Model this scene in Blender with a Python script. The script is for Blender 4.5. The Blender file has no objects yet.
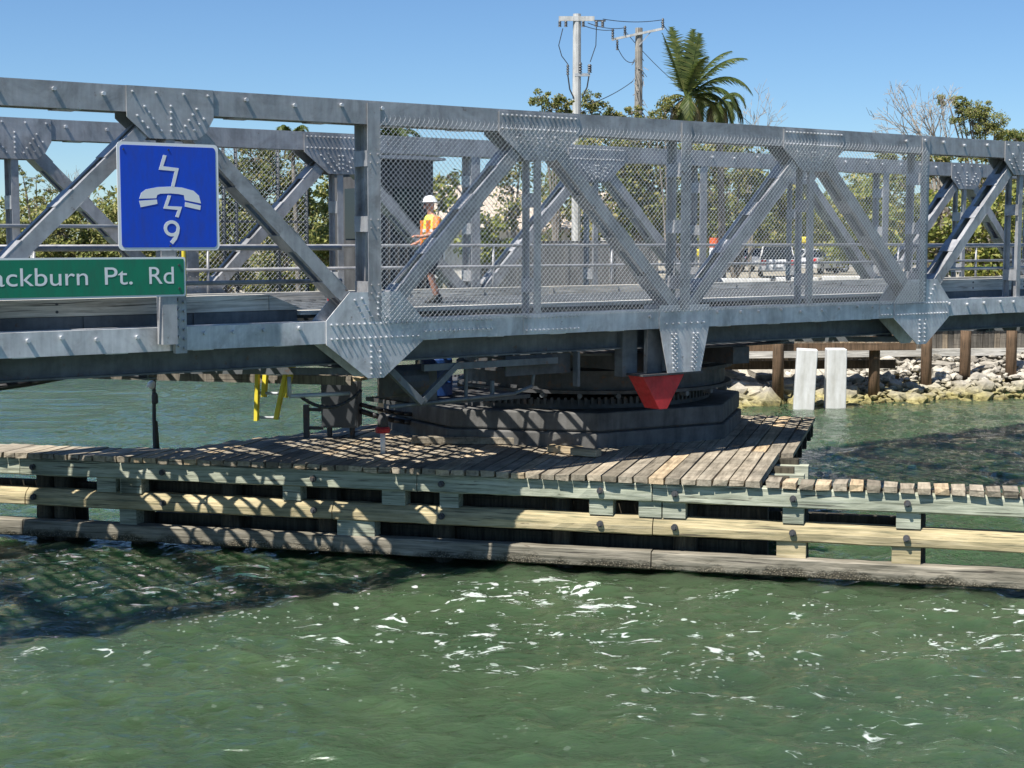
import bpy, math, random
from mathutils import Vector, Matrix
R = math.radians
sc = bpy.context.scene
col = sc.collection
rnd = random.Random(7)

# ------------------------------------------------------------------ camera, sky, sun, exposure
CAM_H = 4.95
FOC = 1538.0
TH = math.atan(143 / 1538.0)
cd = bpy.data.cameras.new('camera'); cam = bpy.data.objects.new('camera', cd); col.objects.link(cam)
cam.location = (0, 0, CAM_H); cam.rotation_euler = (R(90) - TH, 0, 0)
cd.sensor_width = 36; cd.lens = FOC / 1024 * 36; cd.clip_end = 3000; cd.clip_start = .1
sc.camera = cam
AZ = R(36.7)                       # bridge axis measured from +X
SUN_TRAVEL = Vector((.58 * math.cos(AZ) - .125 * math.sin(AZ), .58 * math.sin(AZ) + .125 * math.cos(AZ), -1.0)).normalized()
w = bpy.data.worlds.new('World'); sc.world = w; w.use_nodes = True
nt = w.node_tree; bg = nt.nodes['Background']
sky = nt.nodes.new('ShaderNodeTexSky'); sky.sky_type = 'NISHITA'; sky.sun_disc = False
to_sun = -SUN_TRAVEL
sky.sun_elevation = math.asin(to_sun.z); sky.sun_rotation = math.atan2(to_sun.x, to_sun.y)
sky.air_density = .9; sky.dust_density = .0; sky.ozone_density = 4.0
tint = nt.nodes.new('ShaderNodeMix'); tint.data_type = 'RGBA'; tint.blend_type = 'MULTIPLY'; tint.inputs[0].default_value = 1
tint.inputs[7].default_value = (.78, .96, 1.13, 1)
nt.links.new(sky.outputs[0], tint.inputs[6]); nt.links.new(tint.outputs[2], bg.inputs[0]); bg.inputs[1].default_value = .068
sl = bpy.data.lights.new('sun', 'SUN'); sl.energy = 5.0; sl.angle = R(.5); sl.color = (1, .95, .87)
so = bpy.data.objects.new('sun', sl); col.objects.link(so)
so.rotation_euler = (-to_sun).to_track_quat('-Z', 'Y').to_euler()
sc.view_settings.view_transform = 'Standard'; sc.view_settings.look = 'None'
sc.view_settings.exposure = .68; sc.view_settings.gamma = 1
sc.render.engine = 'CYCLES'

# ------------------------------------------------------------------ helpers
def at(px, py, Y):
    a = (px - 512) / FOC; b = (384 - py) / FOC
    r = Vector((a, math.cos(TH) + b * math.sin(TH), -math.sin(TH) + b * math.cos(TH)))
    return r * (Y / r.y) + Vector((0, 0, CAM_H))

def tag(o, label=None, cat=None, group=None, kind=None):
    if label: o['label'] = label
    if cat: o['category'] = cat
    if group: o['group'] = group
    if kind: o['kind'] = kind
    return o

def empty(name, loc=(0, 0, 0), rz=0):
    o = bpy.data.objects.new(name, None); col.objects.link(o)
    o.location = loc; o.rotation_euler = (0, 0, rz); o.empty_display_size = .2
    return o

class MB:
    def __init__(s): s.v = []; s.f = []
    def add(s, vs, fs):
        n = len(s.v); s.v += [tuple(p) for p in vs]; s.f += [tuple(i + n for i in f) for f in fs]; return s
    def box(s, c, d, M=None):
        x, y, z = d[0] / 2, d[1] / 2, d[2] / 2
        vs = [Vector((a * x, b * y, e * z)) for e in (-1, 1) for b in (-1, 1) for a in (-1, 1)]
        if M is not None: vs = [M @ p for p in vs]
        c = Vector(c)
        return s.add([p + c for p in vs], [(0, 2, 3, 1), (4, 5, 7, 6), (0, 1, 5, 4), (2, 6, 7, 3), (0, 4, 6, 2), (1, 3, 7, 5)])
    def bb(s, x0, x1, y0, y1, z0, z1):
        return s.box(((x0 + x1) / 2, (y0 + y1) / 2, (z0 + z1) / 2), (abs(x1 - x0), abs(y1 - y0), abs(z1 - z0)))
    def bar(s, p, q, wd, hd, side=(0, 1, 0)):
        """box from p to q; wd measured along 'side', hd along the other normal"""
        p = Vector(p); q = Vector(q); d = q - p; L = d.length; d.normalize()
        sd = Vector(side); sd = (sd - d * sd.dot(d)).normalized(); up = d.cross(sd)
        M = Matrix((d, sd, up)).transposed()
        return s.box((p + q) / 2, (L, wd, hd), M)
    def tube(s, p, q, r, n=8, r2=None, cap=True):
        p = Vector(p); q = Vector(q); d = (q - p).normalized()
        a = d.orthogonal().normalized(); b = d.cross(a); r2 = r if r2 is None else r2
        vs = []
        for c, rr in ((p, r), (q, r2)):
            for k in range(n):
                t = 2 * math.pi * k / n; vs.append(c + a * math.cos(t) * rr + b * math.sin(t) * rr)
        fs = [(k, (k + 1) % n, n + (k + 1) % n, n + k) for k in range(n)]
        if cap: fs += [tuple(range(n - 1, -1, -1)), tuple(range(n, 2 * n))]
        return s.add(vs, fs)
    def path(s, pts, r, n=6):
        for a, b in zip(pts[:-1], pts[1:]):
            ra, rb = (r if not callable(r) else r(a), r if not callable(r) else r(b)); s.tube(a, b, ra, n, rb)
        return s
    def prism(s, poly, y0, y1):
        """poly of (x,z), extruded along y"""
        n = len(poly)
        vs = [(x, y0, z) for x, z in poly] + [(x, y1, z) for x, z in poly]
        fs = [tuple(range(n)), tuple(range(2 * n - 1, n - 1, -1))] + [(i, n + i, n + (i + 1) % n, (i + 1) % n) for i in range(n)]
        return s.add(vs, fs)
    def slab(s, poly, z0, z1):
        n = len(poly)
        vs = [(x, y, z0) for x, y in poly] + [(x, y, z1) for x, y in poly]
        fs = [tuple(range(n - 1, -1, -1)), tuple(range(n, 2 * n))] + [(i, (i + 1) % n, n + (i + 1) % n, n + i) for i in range(n)]
        return s.add(vs, fs)
    def rings(s, rs, n=16, cap=True):
        """rs: list of (center, rx, ry) horizontal elliptical rings bottom to top"""
        vs = []
        for c, rx, ry in rs:
            for k in range(n):
                t = 2 * math.pi * k / n; vs.append((c[0] + rx * math.cos(t), c[1] + ry * math.sin(t), c[2]))
        fs = []
        for j in range(len(rs) - 1):
            fs += [(j * n + k, j * n + (k + 1) % n, (j + 1) * n + (k + 1) % n, (j + 1) * n + k) for k in range(n)]
        if cap: fs += [tuple(range(n - 1, -1, -1)), tuple((len(rs) - 1) * n + k for k in range(n))]
        return s.add(vs, fs)
    def build(s, name, mat, parent=None, smooth=False, bevel=0, extra=None):
        nf = len(s.f)
        if extra: s.add(extra[0].v, extra[0].f)
        me = bpy.data.meshes.new(name); me.from_pydata(s.v, [], s.f); me.update()
        o = bpy.data.objects.new(name, me); col.objects.link(o)
        if mat: me.materials.append(mat)
        if extra:
            me.materials.append(extra[1]); me.polygons.foreach_set('material_index', [0] * nf + [1] * (len(s.f) - nf))
        if parent: o.parent = parent
        if smooth: me.polygons.foreach_set('use_smooth', [True] * len(me.polygons))
        if bevel:
            m = o.modifiers.new('bevel', 'BEVEL'); m.width = bevel; m.segments = 2; m.limit_method = 'ANGLE'
        return o

# ------------------------------------------------------------------ materials
def mat(name, base, rough=.6, metal=0, spec=.5):
    m = bpy.data.materials.new(name); m.use_nodes = True
    b = m.node_tree.nodes['Principled BSDF']
    b.inputs['Base Color'].default_value = (*base, 1); b.inputs['Roughness'].default_value = rough
    b.inputs['Metallic'].default_value = metal; b.inputs['Specular IOR Level'].default_value = spec
    return m
def N(m, t, **k):
    n = m.node_tree.nodes.new(t)
    for a, b in k.items():
        if a in n.inputs: n.inputs[a].default_value = b
        else: setattr(n, a, b)
    return n
def Lk(m, a, b): m.node_tree.links.new(a, b)
def noise(m, scale=(1, 1, 1), nscale=1, detail=5, rough=.6, coord='Object', dist=0):
    tc = N(m, 'ShaderNodeTexCoord'); mp = N(m, 'ShaderNodeMapping'); mp.inputs['Scale'].default_value = scale
    Lk(m, tc.outputs[coord], mp.inputs['Vector'])
    n = N(m, 'ShaderNodeTexNoise'); n.inputs['Scale'].default_value = nscale; n.inputs['Detail'].default_value = detail
    n.inputs['Roughness'].default_value = rough; n.inputs['Distortion'].default_value = dist
    Lk(m, mp.outputs[0], n.inputs['Vector']); return n.outputs['Fac']
def ramp(m, fac, stops, interp='LINEAR'):
    r = N(m, 'ShaderNodeValToRGB'); e = r.color_ramp.elements; r.color_ramp.interpolation = interp
    while len(e) > 2: e.remove(e[-1])
    for i, (p, c) in enumerate(stops):
        el = e[i] if i < 2 else e.new(p)
        el.position = p; el.color = (*c, 1) if len(c) == 3 else c
    Lk(m, fac, r.inputs[0]); return r.outputs[0]
def mixc(m, a, b, fac, mode='MIX'):
    n = N(m, 'ShaderNodeMix', data_type='RGBA', blend_type=mode)
    for s_, v in ((0, fac), (6, a), (7, b)):
        if hasattr(v, 'links'): Lk(m, v, n.inputs[s_])
        else: n.inputs[s_].default_value = v if s_ == 0 else (*v, 1)
    return n.outputs[2]
def mathn(m, op, a, b=None, c=None):
    n = N(m, 'ShaderNodeMath', operation=op)
    for i, v in enumerate((a, b, c)):
        if v is None: continue
        if hasattr(v, 'links'): Lk(m, v, n.inputs[i])
        else: n.inputs[i].default_value = v
    return n.outputs[0]
def bump(m, h, strength=.4, dist=.02):
    b = N(m, 'ShaderNodeBump'); b.inputs['Strength'].default_value = strength; b.inputs['Distance'].default_value = dist
    Lk(m, h, b.inputs['Height']); Lk(m, b.outputs[0], m.node_tree.nodes['Principled BSDF'].inputs['Normal'])
def setc(m, c): Lk(m, c, m.node_tree.nodes['Principled BSDF'].inputs['Base Color'])
def setr(m, c): Lk(m, c, m.node_tree.nodes['Principled BSDF'].inputs['Roughness'])

def steel(name, a, b, rough=.45, metal=.35, streak=True, rust=.0):
    m = mat(name, a, rough, metal)
    n1 = noise(m, (1, 1, 1), 2.2, 7, .65)
    c = ramp(m, n1, [(.3, a), (.7, b)])
    if streak:
        n2 = noise(m, (9, 9, .8), 1.5, 4, .6)
        c = mixc(m, c, ramp(m, n2, [(.35, (.7, .7, .72)), (.65, (1.05, 1.05, 1.05))]), .5, 'MULTIPLY')
    n3 = noise(m, (1, 1, 1), 6, 8, .75)
    n5 = noise(m, (1, 1, 1), 1.1, 6, .7, dist=1.0)
    c = mixc(m, c, ramp(m, n5, [(.4, (.62, .61, .6)), (.5, (1, 1, 1)), (.62, (1.18, 1.18, 1.18))]), .6, 'MULTIPLY')
    c = mixc(m, c, (.13, .07, .04), ramp(m, n3, [(.66 - rust, (0, 0, 0)), (.76 - rust, (1, 1, 1))]))
    setc(m, c); setr(m, ramp(m, noise(m, (1, 1, 1), 9, 5), [(.3, (rough - .1,) * 3), (.7, (rough + .18,) * 3)]))
    bump(m, n3, .12, .01)
    return m
M = {}
M['galv'] = steel('galvanised_steel', (.30, .302, .305), (.48, .48, .485), rust=.05)
M['galv_bounce'] = steel('bounce_lit_galvanised_steel', (.48, .485, .49), (.70, .705, .71), .42, .25, rust=.04)  # same galvanised steel, lightened to carry bounced light on the low near parts
M['bolt'] = steel('bolt_steel', (.45, .47, .5), (.62, .64, .66), .4, .3, False)
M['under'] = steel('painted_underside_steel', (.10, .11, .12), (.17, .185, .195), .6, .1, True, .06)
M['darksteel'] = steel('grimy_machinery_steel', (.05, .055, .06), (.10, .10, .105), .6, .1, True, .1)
M['pipe'] = steel('pipe_steel', (.34, .36, .38), (.5, .52, .53), .5, .2, False)
M['wire'] = mat('fence_wire', (.62, .63, .64), .4, .2)
M['red'] = steel('red_paint', (.42, .02, .025), (.50, .03, .035), .5, 0, True)
M['yellow'] = steel('yellow_paint', (.62, .50, .03), (.72, .58, .05), .55, 0, False)

def wood(name, a, b, c3, grain=(1.2, 22, 22), isl=.35, dark=.6, rough=.85, barn=False, bs=.5):
    m = mat(name, a, rough, 0, .25)
    g = noise(m, grain, 1.0, 8, .65, dist=.4)
    big = noise(m, (.7, 1.6, 1.6), 1.1, 3)
    cc = mixc(m, ramp(m, g, [(.34, tuple(q * .8 for q in a)), (.5, b), (.66, c3)]), b, .12)
    cc = mixc(m, cc, ramp(m, big, [(.35, (.62, .62, .6)), (.65, (1.12, 1.1, 1.06))]), .8, 'MULTIPLY')
    if isl:
        geo = N(m, 'ShaderNodeNewGeometry')
        cc = mixc(m, cc, ramp(m, geo.outputs['Random Per Island'], [(0, (.5, .49, .47)), (.45, (.85, .84, .82)), (.8, (1.05, 1.0, .93)), (1, (1.35, 1.15, .9))]), isl * 2 if isl < .5 else 1, 'MULTIPLY')
    knots = noise(m, (2.2, 9, 9), 1.6, 2)
    cc = mixc(m, cc, (.07, .05, .035), ramp(m, knots, [(.70, (0, 0, 0)), (.76, (dark,) * 3)]))
    crack = noise(m, (.9, 40, 40), 1, 3, .5)
    cc = mixc(m, cc, (.04, .035, .03), ramp(m, crack, [(.61, (0, 0, 0)), (.66, (.8,) * 3)]))
    h = g
    if barn:
        v = N(m, 'ShaderNodeTexVoronoi'); v.inputs['Scale'].default_value = 34
        tc = N(m, 'ShaderNodeTexCoord'); Lk(m, tc.outputs['Object'], v.inputs['Vector'])
        sp = N(m, 'ShaderNodeSeparateXYZ'); Lk(m, tc.outputs['Object'], sp.inputs[0])
        bz = mathn(m, 'ADD', sp.outputs[2], mathn(m, 'MULTIPLY', mathn(m, 'SUBTRACT', noise(m, (1, 1, 1), 2.5, 5), .5), .45))
        mask = ramp(m, bz, [(.12, (.85, .85, .85)), (.21, (0, 0, 0))])
        bc = ramp(m, v.outputs['Distance'], [(.08, (.34, .31, .24)), (.3, (.10, .085, .055)), (.6, (.035, .03, .02))])
        cc = mixc(m, cc, bc, mask)
        h = mathn(m, 'ADD', g, mathn(m, 'MULTIPLY', mathn(m, 'MULTIPLY', v.outputs['Distance'], -1.2), mask))
    setc(m, cc); bump(m, h, bs, .02)
    return m
M['waler_green'] = wood('weathered_green_timber', (.24, .26, .20), (.40, .43, .34), (.56, .57, .48), isl=0)
M['waler_tan'] = wood('tan_treated_timber', (.24, .24, .15), (.44, .37, .22), (.58, .50, .33), isl=0)
M['waler_low'] = wood('barnacled_timber', (.14, .13, .10), (.25, .23, .185), (.38, .345, .285), isl=0, barn=True, bs=.7)
M['plank'] = wood('deck_plank_wood', (.25, .22, .175), (.41, .365, .295), (.54, .49, .40), (14, 1.2, 14), isl=.5)
M['board'] = wood('curb_timber', (.42, .405, .37), (.62, .61, .57), (.80, .79, .76), isl=.2, dark=.9)
M['pile'] = wood('pile_wood', (.10, .075, .05), (.19, .125, .08), (.27, .18, .12), (18, 18, 1.2), isl=.2)
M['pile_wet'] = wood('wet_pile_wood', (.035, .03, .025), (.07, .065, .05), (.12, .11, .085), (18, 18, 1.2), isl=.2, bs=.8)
M['bulk'] = wood('bulkhead_board', (.12, .11, .10), (.21, .195, .175), (.29, .27, .24), (16, 16, 1.0), isl=.5)
M['newwood'] = wood('pale_timber', (.40, .30, .18), (.54, .43, .28), (.62, .52, .37), isl=.3)

def concrete(name, a, b, sc_=2, bs=.35, sp=(.6, .6, .58)):
    m = mat(name, a, .85, 0, .3)
    n1 = noise(m, (1, 1, 1), sc_, 8, .7); n2 = noise(m, (5, 5, .7), 1.2, 5)
    c = ramp(m, n1, [(.3, a), (.7, b)])
    c = mixc(m, c, ramp(m, n2, [(.35, sp), (.6, (1, 1, 1))]), .8, 'MULTIPLY')
    setc(m, c); bump(m, n1, bs, .03); return m
M['conc'] = concrete('pier_concrete', (.09, .09, .088), (.19, .187, .18))
M['concw'] = concrete('white_painted_concrete', (.62, .62, .60), (.76, .76, .74), sp=(.75, .74, .7))
M['fencew'] = concrete('grey_wall_panel', (.15, .15, .15), (.24, .24, .235))
M['shed'] = concrete('shed_grey', (.07, .07, .075), (.12, .12, .12))
M['roofb'] = concrete('beige_roof', (.52, .42, .33), (.66, .56, .46), 3)
M['housew'] = concrete('house_wall', (.62, .60, .55), (.72, .70, .66))
M['dirt'] = concrete('shore_sand', (.30, .27, .21), (.44, .40, .32), .6)
M['asph'] = concrete('road_asphalt', (.06, .06, .06), (.09, .09, .088), 4)

def rockmat(name):
    m = mat(name, (.4, .38, .33), .9, 0, .2)
    geo = N(m, 'ShaderNodeNewGeometry')
    n1 = noise(m, (1, 1, 1), 4, 8, .7, 'Generated' if False else 'Object')
    c = ramp(m, n1, [(.3, (.36, .345, .31)), (.7, (.66, .635, .58))])
    c = mixc(m, c, ramp(m, geo.outputs['Random Per Island'], [(0, (.42, .40, .37)), (.35, (.75, .72, .67)), (.7, (.95, .92, .86)), (1, (1.12, 1.07, .98))]), 1, 'MULTIPLY')
    sp = N(m, 'ShaderNodeSeparateXYZ'); Lk(m, geo.outputs['Position'], sp.inputs[0])
    bz = mathn(m, 'ADD', sp.outputs[2], mathn(m, 'MULTIPLY', noise(m, (1, 1, 1), 1.3, 4), .5))
    c = mixc(m, ramp(m, n1, [(.35, (.10, .085, .035)), (.65, (.42, .37, .16))]), c, ramp(m, bz, [(.15, (0, 0, 0)), (.62, (1, 1, 1))]))
    setc(m, c); bump(m, n1, .8, .08); return m
M['rock'] = rockmat('limestone_rock')

def leafmat(name, cs):
    m = mat(name, cs[1], .55, 0, .35)
    geo = N(m, 'ShaderNodeNewGeometry')
    c = ramp(m, geo.outputs['Random Per Island'], [(i / (len(cs) - 1), q) for i, q in enumerate(cs)])
    big = noise(m, (1, 1, 1), .5, 3)
    c = mixc(m, c, ramp(m, big, [(.35, (.7, .72, .62)), (.65, (1.25, 1.15, 1.0))]), .8, 'MULTIPLY')
    setc(m, c)
    b = m.node_tree.nodes['Principled BSDF']
    tr = N(m, 'ShaderNodeBsdfTranslucent'); Lk(m, c, tr.inputs[0])
    mx = N(m, 'ShaderNodeMixShader'); mx.inputs[0].default_value = .3
    Lk(m, b.outputs[0], mx.inputs[1]); Lk(m, tr.outputs[0], mx.inputs[2])
    Lk(m, mx.outputs[0], m.node_tree.nodes['Material Output'].inputs[0])
    return m
M['mangrove'] = leafmat('mangrove_leaves', [(.08, .115, .03), (.17, .205, .055), (.27, .29, .09), (.40, .37, .17)])
M['olive'] = leafmat('olive_leaves', [(.055, .085, .024), (.13, .165, .045), (.22, .24, .07), (.34, .29, .13)])
M['lime'] = leafmat('seagrape_leaves', [(.08, .11, .025), (.17, .22, .045), (.30, .32, .08), (.42, .38, .13)])
M['palmleaf'] = leafmat('palm_leaves', [(.035, .06, .015), (.08, .12, .03), (.15, .17, .05)])
M['drypalm'] = leafmat('dry_palm_leaves', [(.12, .10, .05), (.22, .19, .10), (.30, .26, .15)])
M['bark'] = wood('bark', (.13, .11, .09), (.24, .21, .18), (.34, .31, .27), (9, 9, 1.5), isl=0)
M['twig'] = wood('bare_twigs', (.24, .21, .18), (.34, .31, .27), (.44, .40, .36), (9, 9, 1.5), isl=0)
M['polewood'] = wood('utility_pole_wood', (.22, .21, .19), (.33, .31, .28), (.42, .40, .36), (14, 14, 1), isl=0)
M['poleconc'] = concrete('concrete_pole', (.50, .50, .49), (.62, .62, .60))
M['cable'] = mat('black_cable', (.025, .025, .028), .5)
M['white'] = mat('white_sheeting', (.78, .79, .80), .4)
def signmat(name, c):
    m = mat(name, c, .38)
    n = noise(m, (3, 3, .8), 2.5, 6, .7); setc(m, mixc(m, c, tuple(q * .72 + .015 for q in c), ramp(m, n, [(.42, (0, 0, 0)), (.7, (1, 1, 1))])))
    setr(m, ramp(m, n, [(.3, (.3,) * 3), (.7, (.6,) * 3)])); return m
M['blue'] = signmat('blue_sheeting', (.002, .065, .60))
M['green'] = signmat('green_sheeting', (.002, .20, .105))
M['carw'] = mat('white_car_paint', (.75, .76, .77), .25)
M['carg'] = mat('silver_car_paint', (.38, .40, .43), .25, .4)
M['glass'] = mat('dark_glass', (.02, .025, .03), .08)
M['taill'] = mat('tail_light_red', (.55, .02, .02), .3)
M['tyre'] = mat('tyre_rubber', (.02, .02, .02), .8)
M['orange'] = mat('orange_plastic', (.75, .13, .03), .5)
M['hiviz'] = mat('lime_vest', (.70, .80, .10), .6)
M['hivo'] = mat('orange_vest', (.85, .25, .04), .6)
M['skin'] = mat('skin', (.48, .24, .16), .55)
M['jean'] = mat('dark_cloth', (.07, .075, .09), .8)
M['shoe'] = mat('shoe_leather', (.03, .03, .03), .6)
M['bluebarrel'] = mat('blue_plastic', (.01, .04, .15), .4)
M['copper'] = mat('grey_box_paint', (.06, .065, .07), .5, .1)

# ------------------------------------------------------------------ water
WATER_Z = -.173
def water():
    import numpy as np
    xs = np.concatenate([-np.geomspace(600, 12.5, 40), np.linspace(-12, 18, 330), np.geomspace(18.6, 600, 40)])
    ys = np.concatenate([np.linspace(-30, 11, 12), np.linspace(11.5, 32, 300), np.linspace(32.15, 60, 150), np.geomspace(61, 900, 50)])
    X, Y = np.meshgrid(xs, ys)
    rs = np.random.RandomState(3); Z = np.zeros_like(X)
    for k in range(60):
        lam = math.exp(rs.uniform(math.log(.22), math.log(2.0))); th = R(-20) + rs.normal(0, .75)
        kx, ky = math.cos(th + math.pi / 2) * 2 * math.pi / lam, math.sin(th + math.pi / 2) * 2 * math.pi / lam
        ph = rs.uniform(0, 6.28) + 1.1 * np.sin(X * .21 * rs.uniform(.5, 1.5) + Y * .17 * rs.uniform(.5, 1.5) + k)
        Z += .0060 * lam ** .75 * np.sin(kx * X + ky * Y + ph)
    # swirl of current close in front of the fender
    fade = np.clip((70 - np.hypot(X, Y)) / 40, 0, 1)
    Z = Z * fade + WATER_Z
    n, mth = X.shape
    V = np.stack([X.ravel(), Y.ravel(), Z.ravel()], 1)
    i = np.arange((n - 1) * (mth - 1)); r = i // (mth - 1); c = i % (mth - 1); a = r * mth + c
    F = np.stack([a, a + 1, a + mth + 1, a + mth], 1)
    me = bpy.data.meshes.new('water'); me.vertices.add(len(V)); me.vertices.foreach_set('co', V.ravel())
    me.loops.add(F.size); me.loops.foreach_set('vertex_index', F.ravel())
    me.polygons.add(len(F)); me.polygons.foreach_set('loop_start', np.arange(len(F)) * 4)
    me.polygons.foreach_set('use_smooth', [True] * len(F)); me.update(calc_edges=True)
    o = bpy.data.objects.new('water', me); col.objects.link(o); tag(o, kind='structure')
    m = mat('river_water', (.03, .075, .045), .06, 0, .5); b = m.node_tree.nodes['Principled BSDF']
    b.inputs['IOR'].default_value = 1.333
    b.inputs['Subsurface Weight'].default_value = 1.0; b.inputs['Subsurface Radius'].default_value = (.5, 1.0, .6); b.inputs['Subsurface Scale'].default_value = 2.2
    n1 = noise(m, (1, 1, 1), .22, 3)
    c = ramp(m, n1, [(.35, (.036, .064, .032)), (.65, (.054, .086, .042))])
    # foam
    geo = N(m, 'ShaderNodeNewGeometry'); sp = N(m, 'ShaderNodeSeparateXYZ'); Lk(m, geo.outputs['Position'], sp.inputs[0])
    dist = mathn(m, 'ADD', mathn(m, 'MULTIPLY', sp.outputs[0], .254), mathn(m, 'MULTIPLY', sp.outputs[1], .967))  # distance along the fender normal
    dd = mathn(m, 'SUBTRACT', 23.0, dist)          # metres in front of the fender
    band = ramp(m, mathn(m, 'DIVIDE', dd, 9), [(0, (0, 0, 0)), (.05, (.35,) * 3), (.14, (1, 1, 1)), (.34, (.85,) * 3), (.55, (.45,) * 3), (1, (.0,) * 3)])
    lf = N(m, 'ShaderNodeMapRange'); Lk(m, sp.outputs[0], lf.inputs[0]); lf.inputs[1].default_value = -7; lf.inputs[2].default_value = 1; lf.inputs[3].default_value = .6
    bandx = mathn(m, 'MULTIPLY', band, lf.outputs[0])
    f1 = noise(m, (.45, 1.1, 1), .75, 4, .62, dist=1.2)
    ridge = mathn(m, 'ABSOLUTE', mathn(m, 'SUBTRACT', f1, .5))
    f2 = noise(m, (1, 1.5, 1), 2.6, 6, .66, dist=.5)
    f3 = noise(m, (1, 1, 1), .35, 2)
    patch = ramp(m, f3, [(.42, (0, 0, 0)), (.6, (1, 1, 1))])
    wdt = mathn(m, 'MULTIPLY', mathn(m, 'MULTIPLY', mathn(m, 'SUBTRACT', f2, .485), .40), mathn(m, 'MULTIPLY', bandx, mathn(m, 'ADD', mathn(m, 'MULTIPLY', patch, .85), .22)))
    fo = ramp(m, mathn(m, 'MULTIPLY', mathn(m, 'SUBTRACT', wdt, ridge), 45), [(0, (0, 0, 0)), (.5, (1, 1, 1))])
    # isolated flecks
    v = N(m, 'ShaderNodeTexVoronoi'); v.inputs['Scale'].default_value = 2.6; Lk(m, geo.outputs['Position'], v.inputs['Vector'])
    fl = mathn(m, 'SUBTRACT', mathn(m, 'MULTIPLY', mathn(m, 'SUBTRACT', f2, .34), .55), v.outputs['Distance'])
    fl = mathn(m, 'MULTIPLY', ramp(m, fl, [(0, (0, 0, 0)), (.02, (1, 1, 1))]), band)
    v2 = N(m, 'ShaderNodeTexVoronoi'); v2.inputs['Scale'].default_value = 8.5; Lk(m, geo.outputs['Position'], v2.inputs['Vector'])
    f4 = noise(m, (1, 1, 1), 1.1, 4, .6)
    sl_ = mathn(m, 'SUBTRACT', mathn(m, 'MULTIPLY', mathn(m, 'SUBTRACT', f4, .50), 1.9), v2.outputs['Distance'])
    sl_ = mathn(m, 'MULTIPLY', ramp(m, sl_, [(0, (0, 0, 0)), (.03, (.9, .9, .9))]), bandx)
    foam = mathn(m, 'MAXIMUM', mathn(m, 'MAXIMUM', fo, fl), sl_)
    c = mixc(m, c, (.68, .74, .71), mathn(m, 'MULTIPLY', foam, .68))
    setc(m, c); setr(m, mathn(m, 'ADD', mathn(m, 'MULTIPLY', foam, .6), .05))
    h1 = noise(m, (1, 2.0, 1), 3.2, 4, .55, dist=.4); h2 = noise(m, (1, 2.2, 1), 11, 3, .5)
    hh = mathn(m, 'ADD', mathn(m, 'MULTIPLY', h1, 1.0), mathn(m, 'MULTIPLY', h2, .22))
    bump(m, hh, .75, .09)
    me.materials.append(m)
water()

# ------------------------------------------------------------------ land
def heightsheet(name, m, poly_top, kind='structure'):
    pass
# ground of the near right bank, behind the timber bulkhead; and the far mangrove shore
g = MB()
land = [(4.6, 53.0), (6, 52.6), (26, 55.5), (80, 60), (400, 90), (700, 900), (-14, 900), (-14, 104), (-9, 96), (-3, 80), (2.5, 60)]
g.slab(land, -1.5, 3.0)
g.slab([(-14.1, 104), (-14.1, 900), (-700, 900), (-700, 150), (-60, 118), (-20, 106)], -1.5, .15)
o = g.build('ground', M['dirt']); tag(o, kind='structure')
# road on the bank in line with the bridge axis
U = Vector((math.cos(AZ), math.sin(AZ), 0)); V_ = Vector((-math.sin(AZ), math.cos(AZ), 0))
P0 = Vector((2.856, 25.5, 0))
def B(s, t, z): return P0 + U * s + V_ * t + Vector((0, 0, z))
g = MB()
rp = [B(36, -.6, 0), B(130, -.6, 0), B(130, 7, 0), B(36, 7, 0)]
g.slab([(p.x, p.y) for p in rp], 3.004, 3.02)
o = g.build('road', M['asph']); tag(o, kind='structure')

# rubble: jittered icosphere-like stones
def stone(mb, c, r, sq=(1, 1, .75)):
    t = (1 + 5 ** .5) / 2
    ico = [(-1, t, 0), (1, t, 0), (-1, -t, 0), (1, -t, 0), (0, -1, t), (0, 1, t), (0, -1, -t), (0, 1, -t), (t, 0, -1), (t, 0, 1), (-t, 0, -1), (-t, 0, 1)]
    fs = [(0, 11, 5), (0, 5, 1), (0, 1, 7), (0, 7, 10), (0, 10, 11), (1, 5, 9), (5, 11, 4), (11, 10, 2), (10, 7, 6), (7, 1, 8), (3, 9, 4), (3, 4, 2), (3, 2, 6), (3, 6, 8), (3, 8, 9), (4, 9, 5), (2, 4, 11), (6, 2, 10), (8, 6, 7), (9, 8, 1)]
    E = Matrix.Rotation(rnd.uniform(0, 6.3), 3, 'Z') @ Matrix.Rotation(rnd.uniform(-.6, .6), 3, 'X')
    vs = []
    s1, s2, s3 = rnd.uniform(.7, 1.3), rnd.uniform(.7, 1.2), rnd.uniform(.6, 1)
    for p in ico:
        q = Vector(p).normalized() * r * rnd.uniform(.75, 1.2)
        q = E @ Vector((q.x * s1 * sq[0], q.y * s2 * sq[1], q.z * s3 * sq[2])); vs.append(q + Vector(c))
    mb.add(vs, fs)
def shore_y(x):   # waterline of the rubble bank
    return 47.8 + (x - 6) * .19 + .35 * math.sin(x * .9) + .2 * math.sin(2.3 * x + 1)
g = MB()
import itertools
for k in range(4200):
    x = rnd.uniform(3.6, 26); d = rnd.uniform(-.6, 8.0)
    if x < 5.6 and d < 1: continue
    y = shore_y(x) + d
    if y > 53.5 + (x - 6) * .13: continue
    slope = .17 + .12 * max(0, min(1, (x - 11) / 4))
    z = -.29 + d * slope + rnd.uniform(-.05, .12)
    r = rnd.uniform(.08, .21) if x > 11.0 else rnd.uniform(.16, .42)
    if rnd.random() < .14: r *= rnd.uniform(1.4, 2.2)
    stone(g, (x, y, z), r)
base = []
for i in range(28):
    x = 3 + i
    for j in range(10):
        d = -1.2 + j
        base.append((x, shore_y(x) + d, -.62 + max(-.1, d * .17)))
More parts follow.
